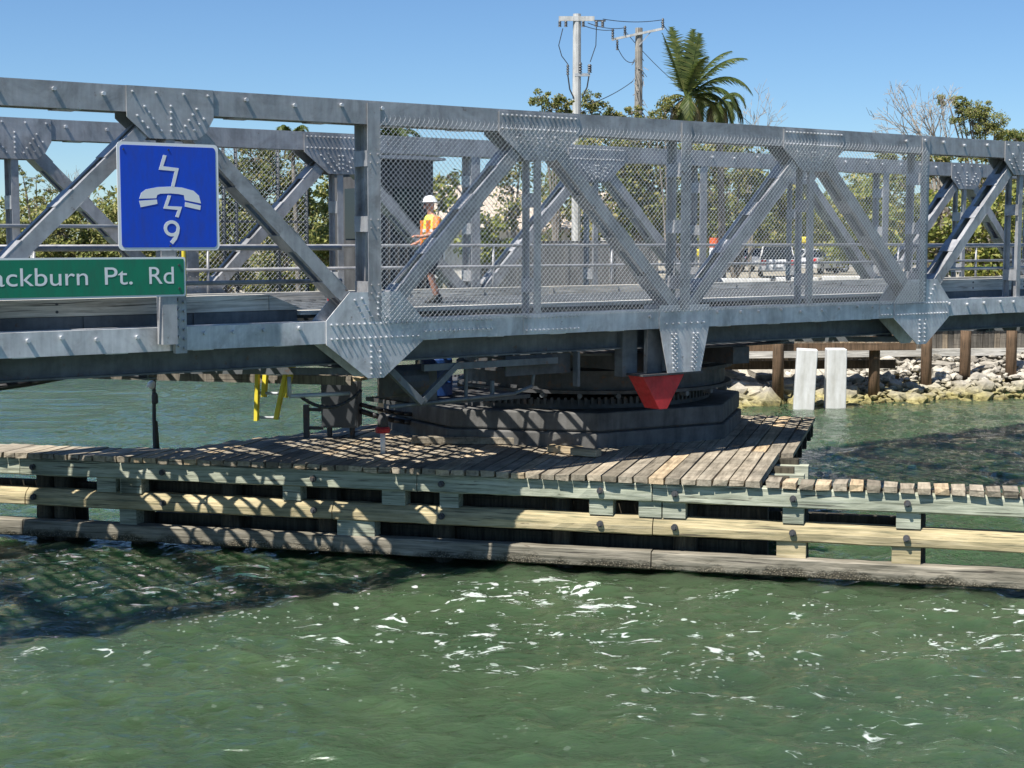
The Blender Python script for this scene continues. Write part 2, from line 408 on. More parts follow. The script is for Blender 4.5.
g.add(base, [(i * 10 + j, i * 10 + j + 10, i * 10 + j + 11, i * 10 + j + 1) for i in range(27) for j in range(9)])
o = g.build('riprap', M['rock']); tag(o, 'bank of pale limestone rubble stained yellow at the waterline', 'rocks', kind='stuff')
for k, (px, py, rr) in enumerate([(726, 386, .55), (742, 381, .42), (762, 374, .55), (779, 378, .4), (697, 392, .5), (712, 396, .4), (756, 391, .5), (785, 392, .55), (775, 398, .4), (803, 394, .45), (735, 399, .45), (849, 398, .35), (1018, 368, .6), (825, 399, .3), (960, 397, .35), (985, 393, .4)]):
    p = at(px, py, shore_y((px - 512) / 1538 * 49) + (1.2 if py > 390 else 3.0)); g = MB()
    stone(g, (0, 0, 0), rr, (1, .9, .8)); o = g.build('boulder', M['rock']); o.location = (p.x, p.y, max(.12, p.z))
    m_ = o.modifiers.new('sub', 'SUBSURF'); m_.levels = 1; m_.render_levels = 1; m_.subdivision_type = 'SIMPLE'
    tag(o, 'large boulder at the foot of the rubble bank beside the water', 'boulder', 'boulders on the rubble bank')

# ------------------------------------------------------------------ timber dock with fender (frame: x along the fender, y away from the camera)
DK_ROT = math.atan2(-.254, .967)
KD = 1.035                      # dock sits a little farther out and lower than first surveyed
DK_ORG = Vector((2.02 * KD, 22.55 * KD, WATER_Z))
dw = Vector((.967, -.254, 0)); dn = Vector((.254, .967, 0))
def DKP(a, b, z): return DK_ORG + (dw * a + dn * b + Vector((0, 0, z))) * KD
dock = empty('timber_dock', DK_ORG, DK_ROT); dock.scale = (KD,) * 3
tag(dock, 'weathered timber fender dock with plank deck around the bridge pivot pier', 'dock')
def jbox(mb, x0, x1, y0, y1, z0, z1, j=.012):
    n = len(mb.v); mb.bb(x0, x1, y0, y1, z0, z1)
    for i in range(n, len(mb.v)):
        x, y, z = mb.v[i]; mb.v[i] = (x + rnd.uniform(-j, j), y + rnd.uniform(-j, j), z + rnd.uniform(-j, j) * .7)
# deck planks: wide platform
def left_edge(b):  # left boundary of the platform
    return -8.35 + (b - .9) * .47 if b > .9 else -99
RIGHT1, RIGHT2, BSPLIT = 1.72, 1.95, 3.15
g = MB()
a = -8.9
pw = .235
while a < RIGHT2 - .1:
    bmin = 0.0
    # front part
    bstart = -.10 + rnd.uniform(-.02, .03)
    bend_l = .9 + (a + 8.35) / .47 if a < -4.6 else 8.6
    bend_l = min(8.6, bend_l)
    if a < RIGHT1 - .15 and bend_l > 1.2:
        zz = rnd.uniform(-.008, .008)
        be = min(BSPLIT - .03, bend_l)
        jbox(g, a, a + pw - .03, bstart, be, 1.39 + zz, 1.475 + zz)
    elif bend_l <= 1.2:
        jbox(g, a, a + pw - .03, bstart, 1.0 + rnd.uniform(-.04, .05), 1.39, 1.475)
    if bend_l > BSPLIT + .2:
        # the pier occupies the middle: leave that opening under the concrete block, planks run up to it
        zz = rnd.uniform(-.008, .008)
        jbox(g, a, a + pw - .03, BSPLIT, bend_l + rnd.uniform(-.05, .05), 1.385 + zz, 1.465 + zz)
    a += pw
# walkway planks left and right of the platform
a = -8.9
while a > -19:
    jbox(g, a - pw + .03, a, -.10 + rnd.uniform(-.03, .03), .88 + rnd.uniform(-.04, .05), 1.39, 1.475); a -= pw
a = RIGHT1 + .02
while a < 12:
    jbox(g, a, a + pw - .035 - rnd.uniform(0, .02), -.06 + rnd.uniform(-.03, .02), .42 + rnd.uniform(-.03, .03), 1.39, 1.475 + rnd.uniform(-.01, .01), .014); a += pw
planks = g.build('deck_planks', M['plank'], dock)
# stringers and joists below the planks
g = MB()
for b in (.55, 1.0, 2.0, 3.0, 4.2, 5.4, 6.6, 7.8, 8.4):
    xl = -18 if b < 1.1 else (-8.2 + (b - .9) * .47 if b < 8.6 else -4.6)
    xr = 11.8 if b < .6 else (RIGHT1 + .25 if b < 3.15 else RIGHT2 - .1)
    if b == .55:
        g.bb(xl, RIGHT1, b, b + .2, 1.08, 1.385); g.bb(RIGHT1, xr, .18, .38, 1.12, 1.385)
    else: g.bb(xl, xr, b, b + .2, 1.08, 1.385)
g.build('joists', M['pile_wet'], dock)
# walers, jointed where the photograph shows joints
def waler(x0, x1, z0, z1, y0, y1, m, rnd_top=False):
    g = MB()
    n = 26
    vs = []
    prof = [(y0, z0 + .02), (y0 - .0, z0 + (z1 - z0) * .5), (y0 + (.05 if rnd_top else .01), z1 - .02 if not rnd_top else z1 - .05), (y0 + (.12 if rnd_top else .03), z1), (y1, z1), (y1, z0), (y0 + .03, z0)]
    for i in range(n + 1):
        x = x0 + (x1 - x0) * i / n
        for y, z in prof: vs.append((x, y + rnd.uniform(-.007, .007), z + rnd.uniform(-.006, .006)))
    k = len(prof); fs = []
    for i in range(n):
        fs += [(i * k + j, i * k + (j + 1) % k, (i + 1) * k + (j + 1) % k, (i + 1) * k + j) for j in range(k)]
    fs += [tuple(range(k - 1, -1, -1)), tuple(n * k + j for j in range(k))]
    g.add(vs, fs)
    return g.build('waler', m, dock)
joints = {0: [-19, -10.5, -3.6, .06, 7.4, 12], 1: [-19, -10.42, -5.0, .07, 8.0, 12], 2: [-19, -10.45, .06, 6.5, 12]}
spec = {0: (1.10, 1.375, -.02, .24, M['waler_green'], False), 1: (.60, .87, -.02, .24, M['waler_tan'], True), 2: (.09, .36, -.07, .16, M['waler_low'], False)}
for k, js in joints.items():
    z0, z1, y0, y1, mm, rt = spec[k]
    for x0, x1 in zip(js[:-1], js[1:]):
        wl = waler(x0 + .008, x1 - .008, z0, z1, y0, y1, mm, rt)
        if k == 0 and x0 > 0: wl['label'] = 'pale green top timber'
# bolt heads on the walers
for a in (-17.5, -14, -10.25, -7.9, -5.3, -3.2, -.72, .40, 2.12, 3.72, 5.6, 7.7, 9.6):
    for z, y in ((1.24, -.02), (.74, -.02)):
        g = MB(); g.tube((a, y + .01, z), (a, y - .045, z), .05, 10); g.tube((a, y - .045, z), (a, y - .075, z), .028, 6)
        g.build('bolt', M['darksteel'], dock, smooth=False)
# spacer blocks between walers
for a, wd, wh in ((-12.2, .34, 0), (-8.95, .34, 0), (-8.55, .3, 2), (-8.5, .36, 0), (-5.7, .3, 0), (-4.0, .38, 0), (-3.1, .30, 0), (-.72, .36, 0), (.02, .34, 0), (.38, .34, 0), (-4.62, .62, 1), (2.1, .42, 1), (2.12, .3, 0), (3.72, .40, 1), (3.74, .34, 0), (5.7, .4, 1), (7.7, .4, 1)):
    g = MB()
    if wh in (0, 2): g.bb(a - wd / 2, a + wd / 2, .04, .3, .865, 1.105)
    if wh in (1,): g.bb(a - wd / 2, a + wd / 2, .02, .3, .35, .61)
    if wh == 2: MB().bb(a - wd / 2, a + wd / 2, .0, .3, .355, .605).build('spacer_block', M['waler_green'], dock)
    g.build('spacer_block', M['waler_tan'] if (wh == 1 and a > 0) else M['waler_green'], dock)
# piles
pile_pos = []
for a in (-17, -14.2): pile_pos += [(a, .55), (a, 1.0)]
for a in (-10.3, -9.95): pile_pos += [(a, .42), (a, .85)]
for a in (-8.5, -6.9, -5.2, -3.3, -1.4, .5, 2.15, 3.8, 5.6, 7.6, 9.8): pile_pos += [(a, .42)]
for a in (-6.3, -3.6, -1.0, 1.3): pile_pos += [(a, 1.6), (a, 3.2), (a, 5.2), (a, 7.6)]
for a in (-2.4, .1): pile_pos += [(a, 2.6), (a, 4.4), (a, 6.4)]
for a, b in pile_pos:
    g = MB(); r = rnd.uniform(.15, .19)
    g.rings([((a + rnd.uniform(-.03, .03), b, -1.5), r * 1.1, r * 1.1), ((a, b, .0), r * 1.08, r * 1.08), ((a, b, .5), r, r), ((a, b, 1.08), r * .95, r * .95)], 12)
    g.build('pile', M['pile_wet'], dock, smooth=True)
# cross beams behind the walers (dark cribbing under the platform)
g = MB()
for z in (.2, .72):
    g.bb(-8.4, 1.7, .62, .85, z, z + .26); g.bb(-6.4, 1.7, 3.3, 3.55, z, z + .26)
for a in (-6.3, -3.6, -1.0, 1.3): g.bb(a - .36, a - .18, .9, 8.4, .72, .98)
g.bb(-18.5, -8.7, .62, .8, .7, .9)
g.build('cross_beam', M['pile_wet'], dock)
for b, x in ((3.2, RIGHT1), (2.2, RIGHT1)): MB().bb(x - .1, x + .42, b - .35, b - .1, .95, 1.3).build('cap_beam', M['waler_green'], dock)
MB().bb(2.05, 3.9, .62, .78, .80, .92).build('cross_beam', M['pile_wet'], dock)

# ------------------------------------------------------------------ concrete pivot pier
PC = Vector((1.03, 30.2, WATER_Z))
pier = empty('pivot_pier', PC, DK_ROT); pier.scale = (KD,) * 3
tag(pier, 'octagonal concrete pivot pier standing on the dock under the bridge', 'pier')
def octa(ap, cx=0, cy=0):
    R_ = ap / math.cos(math.pi / 8)
    return [(cx + R_ * math.cos(math.pi / 8 + k * math.pi / 4), cy + R_ * math.sin(math.pi / 8 + k * math.pi / 4)) for k in range(8)]
MB().slab(octa(3.22), -1.5, 1.72).build('base_block', M['conc'], pier, bevel=.03)
MB().slab(octa(3.18), 1.745, 2.06).build('upper_block', M['conc'], pier, bevel=.03)
MB().slab(octa(3.10), 1.715, 1.75).build('joint_course', M['darksteel'], pier)
g = MB(); g.rings([((0, 0, 2.055), 2.75, 2.75), ((0, 0, 2.22), 2.75, 2.75)], 48)
for k in range(150):
    t = 2 * math.pi * k / 150; Mz = Matrix.Rotation(t, 3, 'Z')
    g.box(Mz @ Vector((2.78, 0, 2.20)), (.07, .05, .12), Mz)
g.build('rack_ring', M['darksteel'], pier)

# ------------------------------------------------------------------ the swing bridge (frame: x along the bridge, y across, away from the camera)
br = empty('swing_bridge', P0, AZ)
tag(br, 'grey riveted steel truss swing bridge spanning the channel above the dock', 'bridge')
HP = 3.05; W = 6.3
def NX(i): return {-2: -6.0, -3: -9.06, 2: 6.12}.get(i, HP * i)
ZT0, ZT1, ZB0, ZB1 = 6.585, 6.90, 3.52, 3.83
def bolt(mb, x, y, z, r=.02, l=.05, dirn=-1):
    mb.tube((x, y, z), (x, y + dirn * l, z), r, 6)
def rivet(mb, x, y, z, r=.018):
    mb.tube((x, y, z), (x, y - .014, z), r, 6, r * .9); mb.tube((x, y - .014, z), (x, y - .034, z), r * .55, 6)
def truss(t0, near):
    D = .36
    # chords
    for z0, z1, nm, e in ((ZT0, ZT1, 'top_chord', 7), (ZB0, ZB1, 'bottom_chord', 8)):
        g = MB(); x0, x1 = -HP * e - .3, HP * e + .3
        for y0 in (t0, t0 + D - .09):
            g.bb(x0, x1, y0 + (.0 if y0 == t0 else .075), y0 + (.015 if y0 == t0 else .09), z0, z1)          # web plate
            g.bb(x0, x1, y0 + (.015 if y0 == t0 else 0), y0 + (.09 if y0 == t0 else .075), z0, z0 + .014)    # flanges
            g.bb(x0, x1, y0 + (.015 if y0 == t0 else 0), y0 + (.09 if y0 == t0 else .075), z1 - .014, z1)
        if nm == 'top_chord': g.bb(x0, x1, t0 + .004, t0 + D - .004, z1 + .001, z1 + .014)
        x = x0 + .3
        while x < x1:                                                                 # batten plates underneath
            g.bb(x, x + .3, t0 + .02, t0 + D - .02, z0 - .012, z0 - .001); x += 1.2
        gc = g; g = MB(); x = x0 + .25          # projecting bolts along the outer face
        while x < x1:
            mid = (abs(x) < 5.5) if nm == 'top_chord' else (-5.2 < x < -1.0)
            step = .62 if nm == 'top_chord' else .47
            if not mid:
                i = x / HP
                ndist = abs(x - round((i - 1) / 2) * 2 * HP - HP) if nm == 'top_chord' else abs(x - round(i / 2) * 2 * HP)
                if ndist > .72:
                    bolt(g, x, t0, (z0 + z1) / 2 + rnd.uniform(.03, .09), .027, .045)
            x += step * rnd.uniform(.85, 1.2)
        gc.build(nm, M['galv_bounce' if nm == 'bottom_chord' and near else 'galv'], br, extra=(g, M['bolt']) if g.v else None)
    # members
    for i in range(-8, 9):
        x = NX(i); even = i % 2 == 0
        if abs(i) < 8:
            wd = .21 if even else .12
            g = MB(); zb, zt = ZB1 - .02, ZT0 + .02
            if even and near: zt = ZT1 - .02
            y0 = t0 - (.02 if (even and near) else -.018)
            g.bb(x - wd / 2, x + wd / 2, y0, y0 + .016, zb, zt)
            g.bb(x - .008, x + .008, y0 + .016, y0 + .11, zb, zt - .35 if even else zt)
            g.bb(x - wd / 2, x + wd / 2, t0 + D - .03, t0 + D - .014, zb, ZT0 + .01)
            g.bb(x - .008, x + .008, t0 + D - .12, t0 + D - .03, zb, ZT0 + .01)
            z = zb + .35
            while z < ZT0 - .3:
                g.bb(x - wd / 2 - .012, x - wd / 2 + .002, y0 + .002, t0 + D - .016, z, z + .22)
                if even:
                    for q in (.05, .17): bolt(g, x - .06, y0, z + q, .012, .02); bolt(g, x + .06, y0, z + q, .012, .02)
                z += .92 if even else 1.3
            g.build('vertical_post', M['galv'], br)
        if i < 8:
            if even: a, b = (x, ZB1 - .12), (NX(i + 1), ZT0 + .12)
            else: a, b = (x, ZT0 + .12), (NX(i + 1), ZB1 - .12)
            if abs(i) == 8 or i == 7: pass
            g = MB(); wd = .19
            pa, pb = Vector((a[0], 0, a[1])), Vector((b[0], 0, b[1]))
            dr = (pb - pa).normalized(); nrm = Vector((-dr.z, 0, dr.x)); nrm = nrm if nrm.z > 0 else -nrm
            for ya, yb in ((t0 + .018, t0 + .034), (t0 + D - .036, t0 + D - .02)):
                ym = (ya + yb) / 2
                g.bar((pa.x, ym, pa.z), (pb.x, ym, pb.z), yb - ya, wd)
                for sg in (-1, 1):
                    off = nrm * (wd / 2 - .007) * sg; yi = ym + (.046 if ya < t0 + .1 else -.046)
                    g.bar((pa.x + off.x, yi, pa.z + off.z), (pb.x + off.x, yi, pb.z + off.z), .074, .013)
            L = (pb - pa).length; q = .62
            while q < L - .5:
                for sg in (1, -1):
                    c = pa + dr * q + nrm * (wd / 2 + .006) * sg
                    g.bar((c.x - dr.x * .16, t0 + D / 2, c.z - dr.z * .16), (c.x + dr.x * .16, t0 + D / 2, c.z + dr.z * .16), D - .03, .011)
                q += .92
            g.build('diagonal', M['galv'], br)
    # gusset plates
    for i in range(-7, 8):
        x = NX(i); even = i % 2 == 0
        for yy0, yy1, face in ((t0 - .018, t0 - .001, True), (t0 + D + .001, t0 + D + .016, False)):
            g = MB()
            if not even:
                big = abs(i) == 1
                hw = .76 if big else .60
                if big: poly = [(-hw, 6.88), (hw, 6.88), (hw, 6.55), (hw * .35, 6.17), (-hw * .35, 6.17), (-hw, 6.55)]
                else: poly = [(-hw, 6.915), (hw, 6.915), (hw, 6.55), (hw * .82, 6.36), (hw * .6, 6.26), (-hw * .5, 6.26), (-hw, 6.52)]
            elif i == 0:
                poly = [(-.56, 3.90), (.56, 3.90), (.56, 3.55), (.37, 2.78), (-.37, 2.78), (-.56, 3.55)]
            else:
                poly = [(-.42, 4.23), (.42, 4.23), (.80, 3.84), (.80, 3.5), (.13, 3.0), (-.13, 3.0), (-.80, 3.5), (-.80, 3.84)] if abs(i) < 4 else [(-.42, 4.1), (.42, 4.1), (.72, 3.80), (.72, 3.54), (.3, 3.3), (-.3, 3.3), (-.72, 3.54), (-.72, 3.80)]
            g.prism([(x + px, pz) for px, pz in poly], yy0, yy1)
            if face or True:
                yb = yy0 if face else yy0
                h = MB()
                if face:
                    pts = []
                    if not even and abs(i) == 1:
                        for k in range(17): pts += [(-hw + .06 + k * (2 * hw - .12) / 16, 6.83), (-hw + .06 + k * (2 * hw - .12) / 16, 6.63)]
                        for k in range(5): pts += [(-.42 + k * .07, 6.5 - k * .07), (.42 - k * .07, 6.5 - k * .07), (-.28 + k * .06, 6.53 - k * .07), (.30 - k * .06, 6.53 - k * .07)]
                        for k in range(4): pts += [(-.04, 6.5 - k * .075), (.04, 6.5 - k * .075)]
                    elif not even:
                        pts += [(-hw + .08, 6.84), (-.2, 6.84), (.18, 6.84), (hw - .08, 6.84)]
                        for k in range(5): pts += [(-.36 + k * .055, 6.66 - k * .075), (.36 - k * .055, 6.66 - k * .075), (0, 6.68 - k * .08)]
                        for k in range(3): pts += [(-.46 + k * .07, 6.54 - k * .075), (.46 - k * .07, 6.54 - k * .075)]
                    elif i == 0:
                        for k in range(8):
                            for xx in (-.29, -.20, .20, .29): pts.append((xx * (1 - k * .02), 3.42 - k * .08))
                            for xx in (-.245, .245): pts.append((xx * (1 - k * .02), 3.38 - k * .08))
                        for k in range(7): pts += [(-.42 + k * .14, 3.80), (-.42 + k * .14, 3.6)]
                    else:
                        for k in range(17): pts += [(-.72 + k * .09, 3.78), (-.72 + k * .09, 3.58)]
                        for k in range(6): pts += [(-.075, 3.46 - k * .08), (.075, 3.46 - k * .08)]
                        for k in range(4): pts += [(-.34 + k * .05, 4.12 - k * .085), (.34 - k * .05, 4.12 - k * .085), (-.22 + k * .05, 4.14 - k * .085), (.04, 4.16 - k * .085)]
                    for px, pz in pts: rivet(h, x + px, yy0, pz)
                g.build('gusset_plate', M['galv_bounce' if even and near else 'galv'], br, extra=(h, M['bolt']) if (face and h.v) else None)
truss(0, True)
truss(W - .36, False)
# splice plates on the near bottom chord and top chord
for x0, x1, z0, z1 in ((-5.2, -3.95, 3.60, 3.82), (-3.35, -2.25, 3.55, 3.82), (4.9, 5.25, 3.55, 3.82)):
    g = MB(); g.bb(x0, x1, -.013, -.001, z0, z1); h = MB(); k = x0 + .05
    while k < x1: rivet(h, k, -.013, z1 - .04); rivet(h, k, -.013, z0 + .04); k += .085
    g.build('splice_plate', M['galv_bounce'], br, extra=(h, M['bolt']))
# edge girders, floor beams, stringers, bracing
for y0 in (.46, W - .66):
    g = MB(); g.bb(-24.4, 24.4, y0 + .09, y0 + .11, 3.2, 3.72); g.bb(-24.4, 24.4, y0, y0 + .2, 3.18, 3.205); g.bb(-24.4, 24.4, y0, y0 + .2, 3.72, 3.742)
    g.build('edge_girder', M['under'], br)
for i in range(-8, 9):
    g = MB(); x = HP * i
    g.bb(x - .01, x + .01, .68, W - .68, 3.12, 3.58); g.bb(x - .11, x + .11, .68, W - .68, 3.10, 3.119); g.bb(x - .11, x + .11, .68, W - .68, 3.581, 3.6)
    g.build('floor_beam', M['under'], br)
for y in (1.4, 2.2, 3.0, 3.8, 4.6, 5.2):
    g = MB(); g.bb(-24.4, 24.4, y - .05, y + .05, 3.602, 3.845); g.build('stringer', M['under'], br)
g = MB()
for i in range(-8, 8, 2):
    g.bar((HP * i, .5, 3.08), (HP * (i + 2), W - .5, 3.08), .1, .012, (0, 0, 1)); g.bar((HP * i, W - .5, 3.065), (HP * (i + 2), .5, 3.065), .1, .012, (0, 0, 1))
g.build('lateral_bracing', M['under'], br)
# open deck grating: bearing bars across, with wide slots that let the sun through
g = MB(); x = -24.4; k = 0
while x < 24.4:
    wdt = .13 if k % 2 == 0 else .045
    g.bb(x, x + wdt, .78, W - .78, 3.85, 3.90); x += wdt + .165; k += 1
y = .80
while y < W - .78: g.bb(-24.4, 24.4, y, y + .05, 3.846, 3.897); y += .42
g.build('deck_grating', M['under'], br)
# timber curbs
def curb(x0, x1, y0, y1, z0, z1, taper=0):
    g = MB(); x = x0
    while x < x1 - .1:
        e = min(x + 4.3, x1)
        g.bb(x, e - .01, y0, y1, z0, z1); x = e
    h = MB(); x = x0 + .4
    while x < x1:
        for z in (z0 + .06, z1 - .06): h.tube((x, y0 + .002, z), (x, y0 - .008, z), .02, 8)
        x += 1.7
    o = g.build('curb_timber', M['board'], br, extra=(h, M['darksteel'])); return o
curb(-24.4, -7.35, .62, .84, 3.98, 4.20); curb(6.4, 24.4, .62, .84, 3.95, 4.18)
MB().prism([(-7.35, 3.98), (-6.8, 3.98), (-7.35, 4.20)], .62, .84).build('curb_end', M['board'], br)
MB().bb(6.4, 24.4, .64, .8, 3.75, 3.945).build('curb_panel', M['under'], br)
g = MB(); g.bb(-24.4, -6.9, .64, .80, 3.75, 3.975); x = -24
while x < -7: g.bb(x, x + .42, .615, .638, 3.76, 3.97); x += 1.55
g.build('curb_panel', M['under'], br)
g = MB(); g.bb(-6.9, 6.4, .55, .95, 3.905, 3.955); g.build('walk_ledge', M['board'], br)
curb(-24.4, 24.4, W - .9, W - .7, 3.90, 4.05)
# handrails
for y, x0, x1, zs, mm in ((.50, -24.4, -6.25, (4.85, 4.38), M['galv']), (.5, 6.3, 24.4, (4.85, 4.40), M['galv']), (W - .5, -24.4, 24.4, (4.86, 4.45), M['galv']), (W - .42, -24.4, -6.2, (5.19,), M['pipe'])):
    for z in zs:
        MB().tube((x0, y, z), (x1, y, z), .032, 8).build('handrail', mm, br, smooth=True)
    x = x0 + .3
    while x < x1: MB().tube((x, y, 3.7), (x, y, zs[0]), .028, 8).build('rail_post', mm, br, smooth=True); x += 3.05
# turntable drum and its framing, under the deck on the pivot
PVX, PVY = (PC - P0).dot(U), (PC - P0).dot(V_) - .9
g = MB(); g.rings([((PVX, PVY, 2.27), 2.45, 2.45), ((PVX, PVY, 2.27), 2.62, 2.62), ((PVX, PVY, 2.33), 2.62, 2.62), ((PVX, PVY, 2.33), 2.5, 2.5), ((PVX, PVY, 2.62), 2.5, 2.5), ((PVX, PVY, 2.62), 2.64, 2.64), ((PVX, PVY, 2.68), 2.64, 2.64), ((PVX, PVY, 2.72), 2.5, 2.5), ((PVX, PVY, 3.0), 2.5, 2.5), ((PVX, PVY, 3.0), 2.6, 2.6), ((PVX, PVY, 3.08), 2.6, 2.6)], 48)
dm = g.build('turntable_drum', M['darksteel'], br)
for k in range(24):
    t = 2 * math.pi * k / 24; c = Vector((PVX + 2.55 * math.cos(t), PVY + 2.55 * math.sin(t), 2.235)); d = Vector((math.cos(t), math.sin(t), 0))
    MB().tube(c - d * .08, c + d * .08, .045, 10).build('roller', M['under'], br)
MB().bb(-1.3, 3.4, .75, W - .75, 3.085, 3.105).build('shade_plate', M['darksteel'], br)  # solid plate added to block sun and darken the pivot pier
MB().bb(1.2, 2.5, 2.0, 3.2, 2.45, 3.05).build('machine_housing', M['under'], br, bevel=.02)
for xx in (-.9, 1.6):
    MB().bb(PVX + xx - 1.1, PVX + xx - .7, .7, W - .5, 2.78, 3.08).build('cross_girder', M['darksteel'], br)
# red stop bracket hanging under the near pivot gusset
g = MB(); g.prism([(-.86, 2.74), (.06, 2.74), (-.31, 2.18), (-.49, 2.18)], .05, .42)
g.build('stop_bracket', M['red'], br, bevel=.01)
MB().bb(-.9, .45, .0, .5, 2.745, 2.775).build('bearing_plate', M['darksteel'], br)
MB().bb(-.98, -.66, .42, .62, 2.72, 3.5).build('hanger_post', M['under'], br)
MB().bb(-.62, -.30, .2, .3, 2.72, 3.5).build('hanger_post', M['under'], br)
# maintenance outrigger below the chord
MB().bb(-4.9, -2.35, .40, .48, 3.01, 3.11).build('outrigger_beam', M['under'], br)
MB().bb(-3.3, -2.0, .52, .56, 2.84, 3.16).build('outrigger_panel', M['darksteel'], br)
g = MB(); g.bb(-1.98, -1.93, .36, .48, 2.62, 3.18); g.build('outrigger_end', M['under'], br)
g = MB(); g.bar((-5.55, .4, 3.1), (-4.95, .4, 2.55), .10, .10); g.bar((-4.95, .42, 2.55), (-4.3, .42, 3.08), .09, .09); g.build('knee_brace', M['under'], br)
g = MB(); g.path([(-5.4, .55, 2.50), (-3.1, .55, 2.56), (-2.75, .55, 2.66), (-2.70, .55, 3.0)], .028, 8); g.build('service_pipe', M['under'], br, smooth=True)
g = MB(); g.path([(-4.0, .6, 2.56), (-4.0, .6, 3.1)], .03, 8); g.tube((-3.5, .6, 2.57), (-3.5, .6, 2.78), .035, 8); g.build('service_pipe', M['under'], br)
MB().bb(-4.95, -2.6, .8, 2.0, 2.44, 2.50).build('machinery_tray', M['darksteel'], br)
g = MB(); g.tube((-5.3, .8, 2.85), (-4.7, .8, 2.85), .24, 16); g.bb(-4.9, -4.4, .8, 1.7, 2.51, 3.0); g.build('drive_motor', M['darksteel'], br, smooth=False)
# hanging timber catwalk below the bridge
c0 = at(84, 377, 24.9); c1 = at(352, 376, 23.7)
cw = empty('hanging_catwalk', (c0 + c1) / 2, math.atan2((c1 - c0).y, (c1 - c0).x))
tag(cw, 'narrow plank catwalk slung under the left half of the bridge', 'catwalk')
Lc = (c1 - c0).length / 2
g = MB(); x = -Lc
while x < Lc: jbox(g, x, x + .22, 0, .75, -.02, .03, .006); x += .24
g.build('planks', M['plank'], cw)
MB().bb(-Lc, Lc, -.06, 0, -.08, .06).build('side_beam', M['bulk'], cw)
for x in (-Lc + .3, -.6, Lc - .2): MB().tube((x, .3, .02), (x, .3, .72), .018, 6).build('hanger_rod', M['darksteel'], cw)

# ------------------------------------------------------------------ chain link fences
def chainlink(x0, x1, z0, z1, y, pitch, r, m, parent, hooks=True, name='wire_mesh'):
    g = MB(); H_ = z1 - z0; Wd = x1 - x0
    n = int((Wd + H_) / pitch) + 1
    for k in range(n):
        for sg in (1, -1):
            # line x = xs + sg*(z-z0)
            if sg == 1:
                xs = x0 - H_ + k * pitch; za = max(0, x0 - xs); zb = min(H_, x1 - xs)
                pa, pb = (xs + za, z0 + za), (xs + zb, z0 + zb)
            else:
                xs = x0 + k * pitch; za = max(0, xs - x1); zb = min(H_, xs - x0)
                pa, pb = (xs - za, z0 + za), (xs - zb, z0 + zb)
            if zb - za < .02: continue
            yy = y + sg * r
            g.tube((pa[0], yy, pa[1]), (pb[0], yy, pb[1]), r, 4, cap=False)
            if hooks and sg == 1 and zb >= H_ - 1e-6:
                X, Z = pb; g.tube((X, yy, Z), (X + .025, yy, Z + .05), r, 4); g.tube((X + .025, yy, Z + .05), (X + .005, yy, Z + .085), r, 4)
    return g.build(name, m, parent)
cf = empty('chain_link_fence', B(0, -.06, 0), AZ)
tag(cf, 'tall galvanised chain link fence covering the near side of the bridge centre', 'fence')
chainlink(-5.93, 6.12, 3.80, 6.64, 0, .082, .0032, M['wire'], cf)
cf2 = empty('chain_link_fence', B(0, 6.75, 0), AZ)
tag(cf2, 'small framed chain link screen on the far side behind the left truss', 'fence')
chainlink(-6.2, -3.3, 3.9, 6.7, 0, .1, .0045, M['wire'], cf2, False)
for x in (-6.2, -6.05, -5.0, -4.75, -3.9, -3.3):
    MB().tube((x, .03, 3.5), (x, .03, 6.85), .035, 8).build('fence_post', M['under'], cf2, smooth=True)
for z in (3.9, 5.3, 6.75): MB().tube((-6.2, .03, z), (-3.3, .03, z), .022, 6).build('fence_rail', M['under'], cf2)

# ------------------------------------------------------------------ signs
def text_mesh(txt, name, mm, parent, x0, x1, z0, capz, y, right=None):
    cu = bpy.data.curves.new(name, 'FONT'); cu.body = txt; cu.extrude = .001; cu.offset = .0
    ob = bpy.data.objects.new(name, cu); col.objects.link(ob)
    dg = bpy.context.evaluated_depsgraph_get(); me = bpy.data.meshes.new_from_object(ob.evaluated_get(dg))
    bpy.data.objects.remove(ob)
    xs = [v.co.x for v in me.vertices]; mn, mx = min(xs), max(xs)
    for v in me.vertices:
        X = x0 + (v.co.x - mn) / (mx - mn) * (x1 - x0); Z = z0 + v.co.y / .729 * capz; v.co = (X, y - v.co.z * .5, Z)
    me.materials.clear(); me.materials.append(mm)
    o = bpy.data.objects.new(name, me); col.objects.link(o); o.parent = parent
    return o
def rrect(x0, x1, z0, z1, r, n=5):
    pts = []
    for cx, cz, a0 in ((x1 - r, z1 - r, 0), (x0 + r, z1 - r, 90), (x0 + r, z0 + r, 180), (x1 - r, z0 + r, 270)):
        for k in range(n + 1):
            a = R(a0 + 90 * k / n); pts.append((cx + r * math.cos(a), cz + r * math.sin(a)))
    return pts
ps = empty('phone_sign', B(-9.19, -.2, 4.83), AZ - R(1.5))
tag(ps, 'square blue sign with white phone handset, zigzag and number 9', 'sign')
MB().prism(rrect(-.685, .685, 0, 1.365, .06), -.0, .012).build('sign_border', M['white'], ps)
MB().prism(rrect(-.645, .645, .038, 1.325, .045), -.004, -.0005).build('sign_face', M['blue'], ps)
def z2(pts):  # zoom coordinates of the sign artwork -> sign plane
    return [((x - 664) / 194 * .66, (1 - (y - 330) / 410) * 1.325 + .01) for x, y in pts]
def art(name, pts, y0=-.0075):
    q = z2(pts); return MB().prism(q, y0, y0 + .003).build(name, M['white'], ps)
art('lightning_bolt', [(643, 367), (656, 370), (642, 412), (704, 418), (684, 494), (671, 492), (687, 430), (624, 426)])
art('lightning_bolt', [(658, 525), (671, 527), (656, 568), (714, 570), (699, 613), (686, 610), (696, 583), (639, 578)], -.0078)
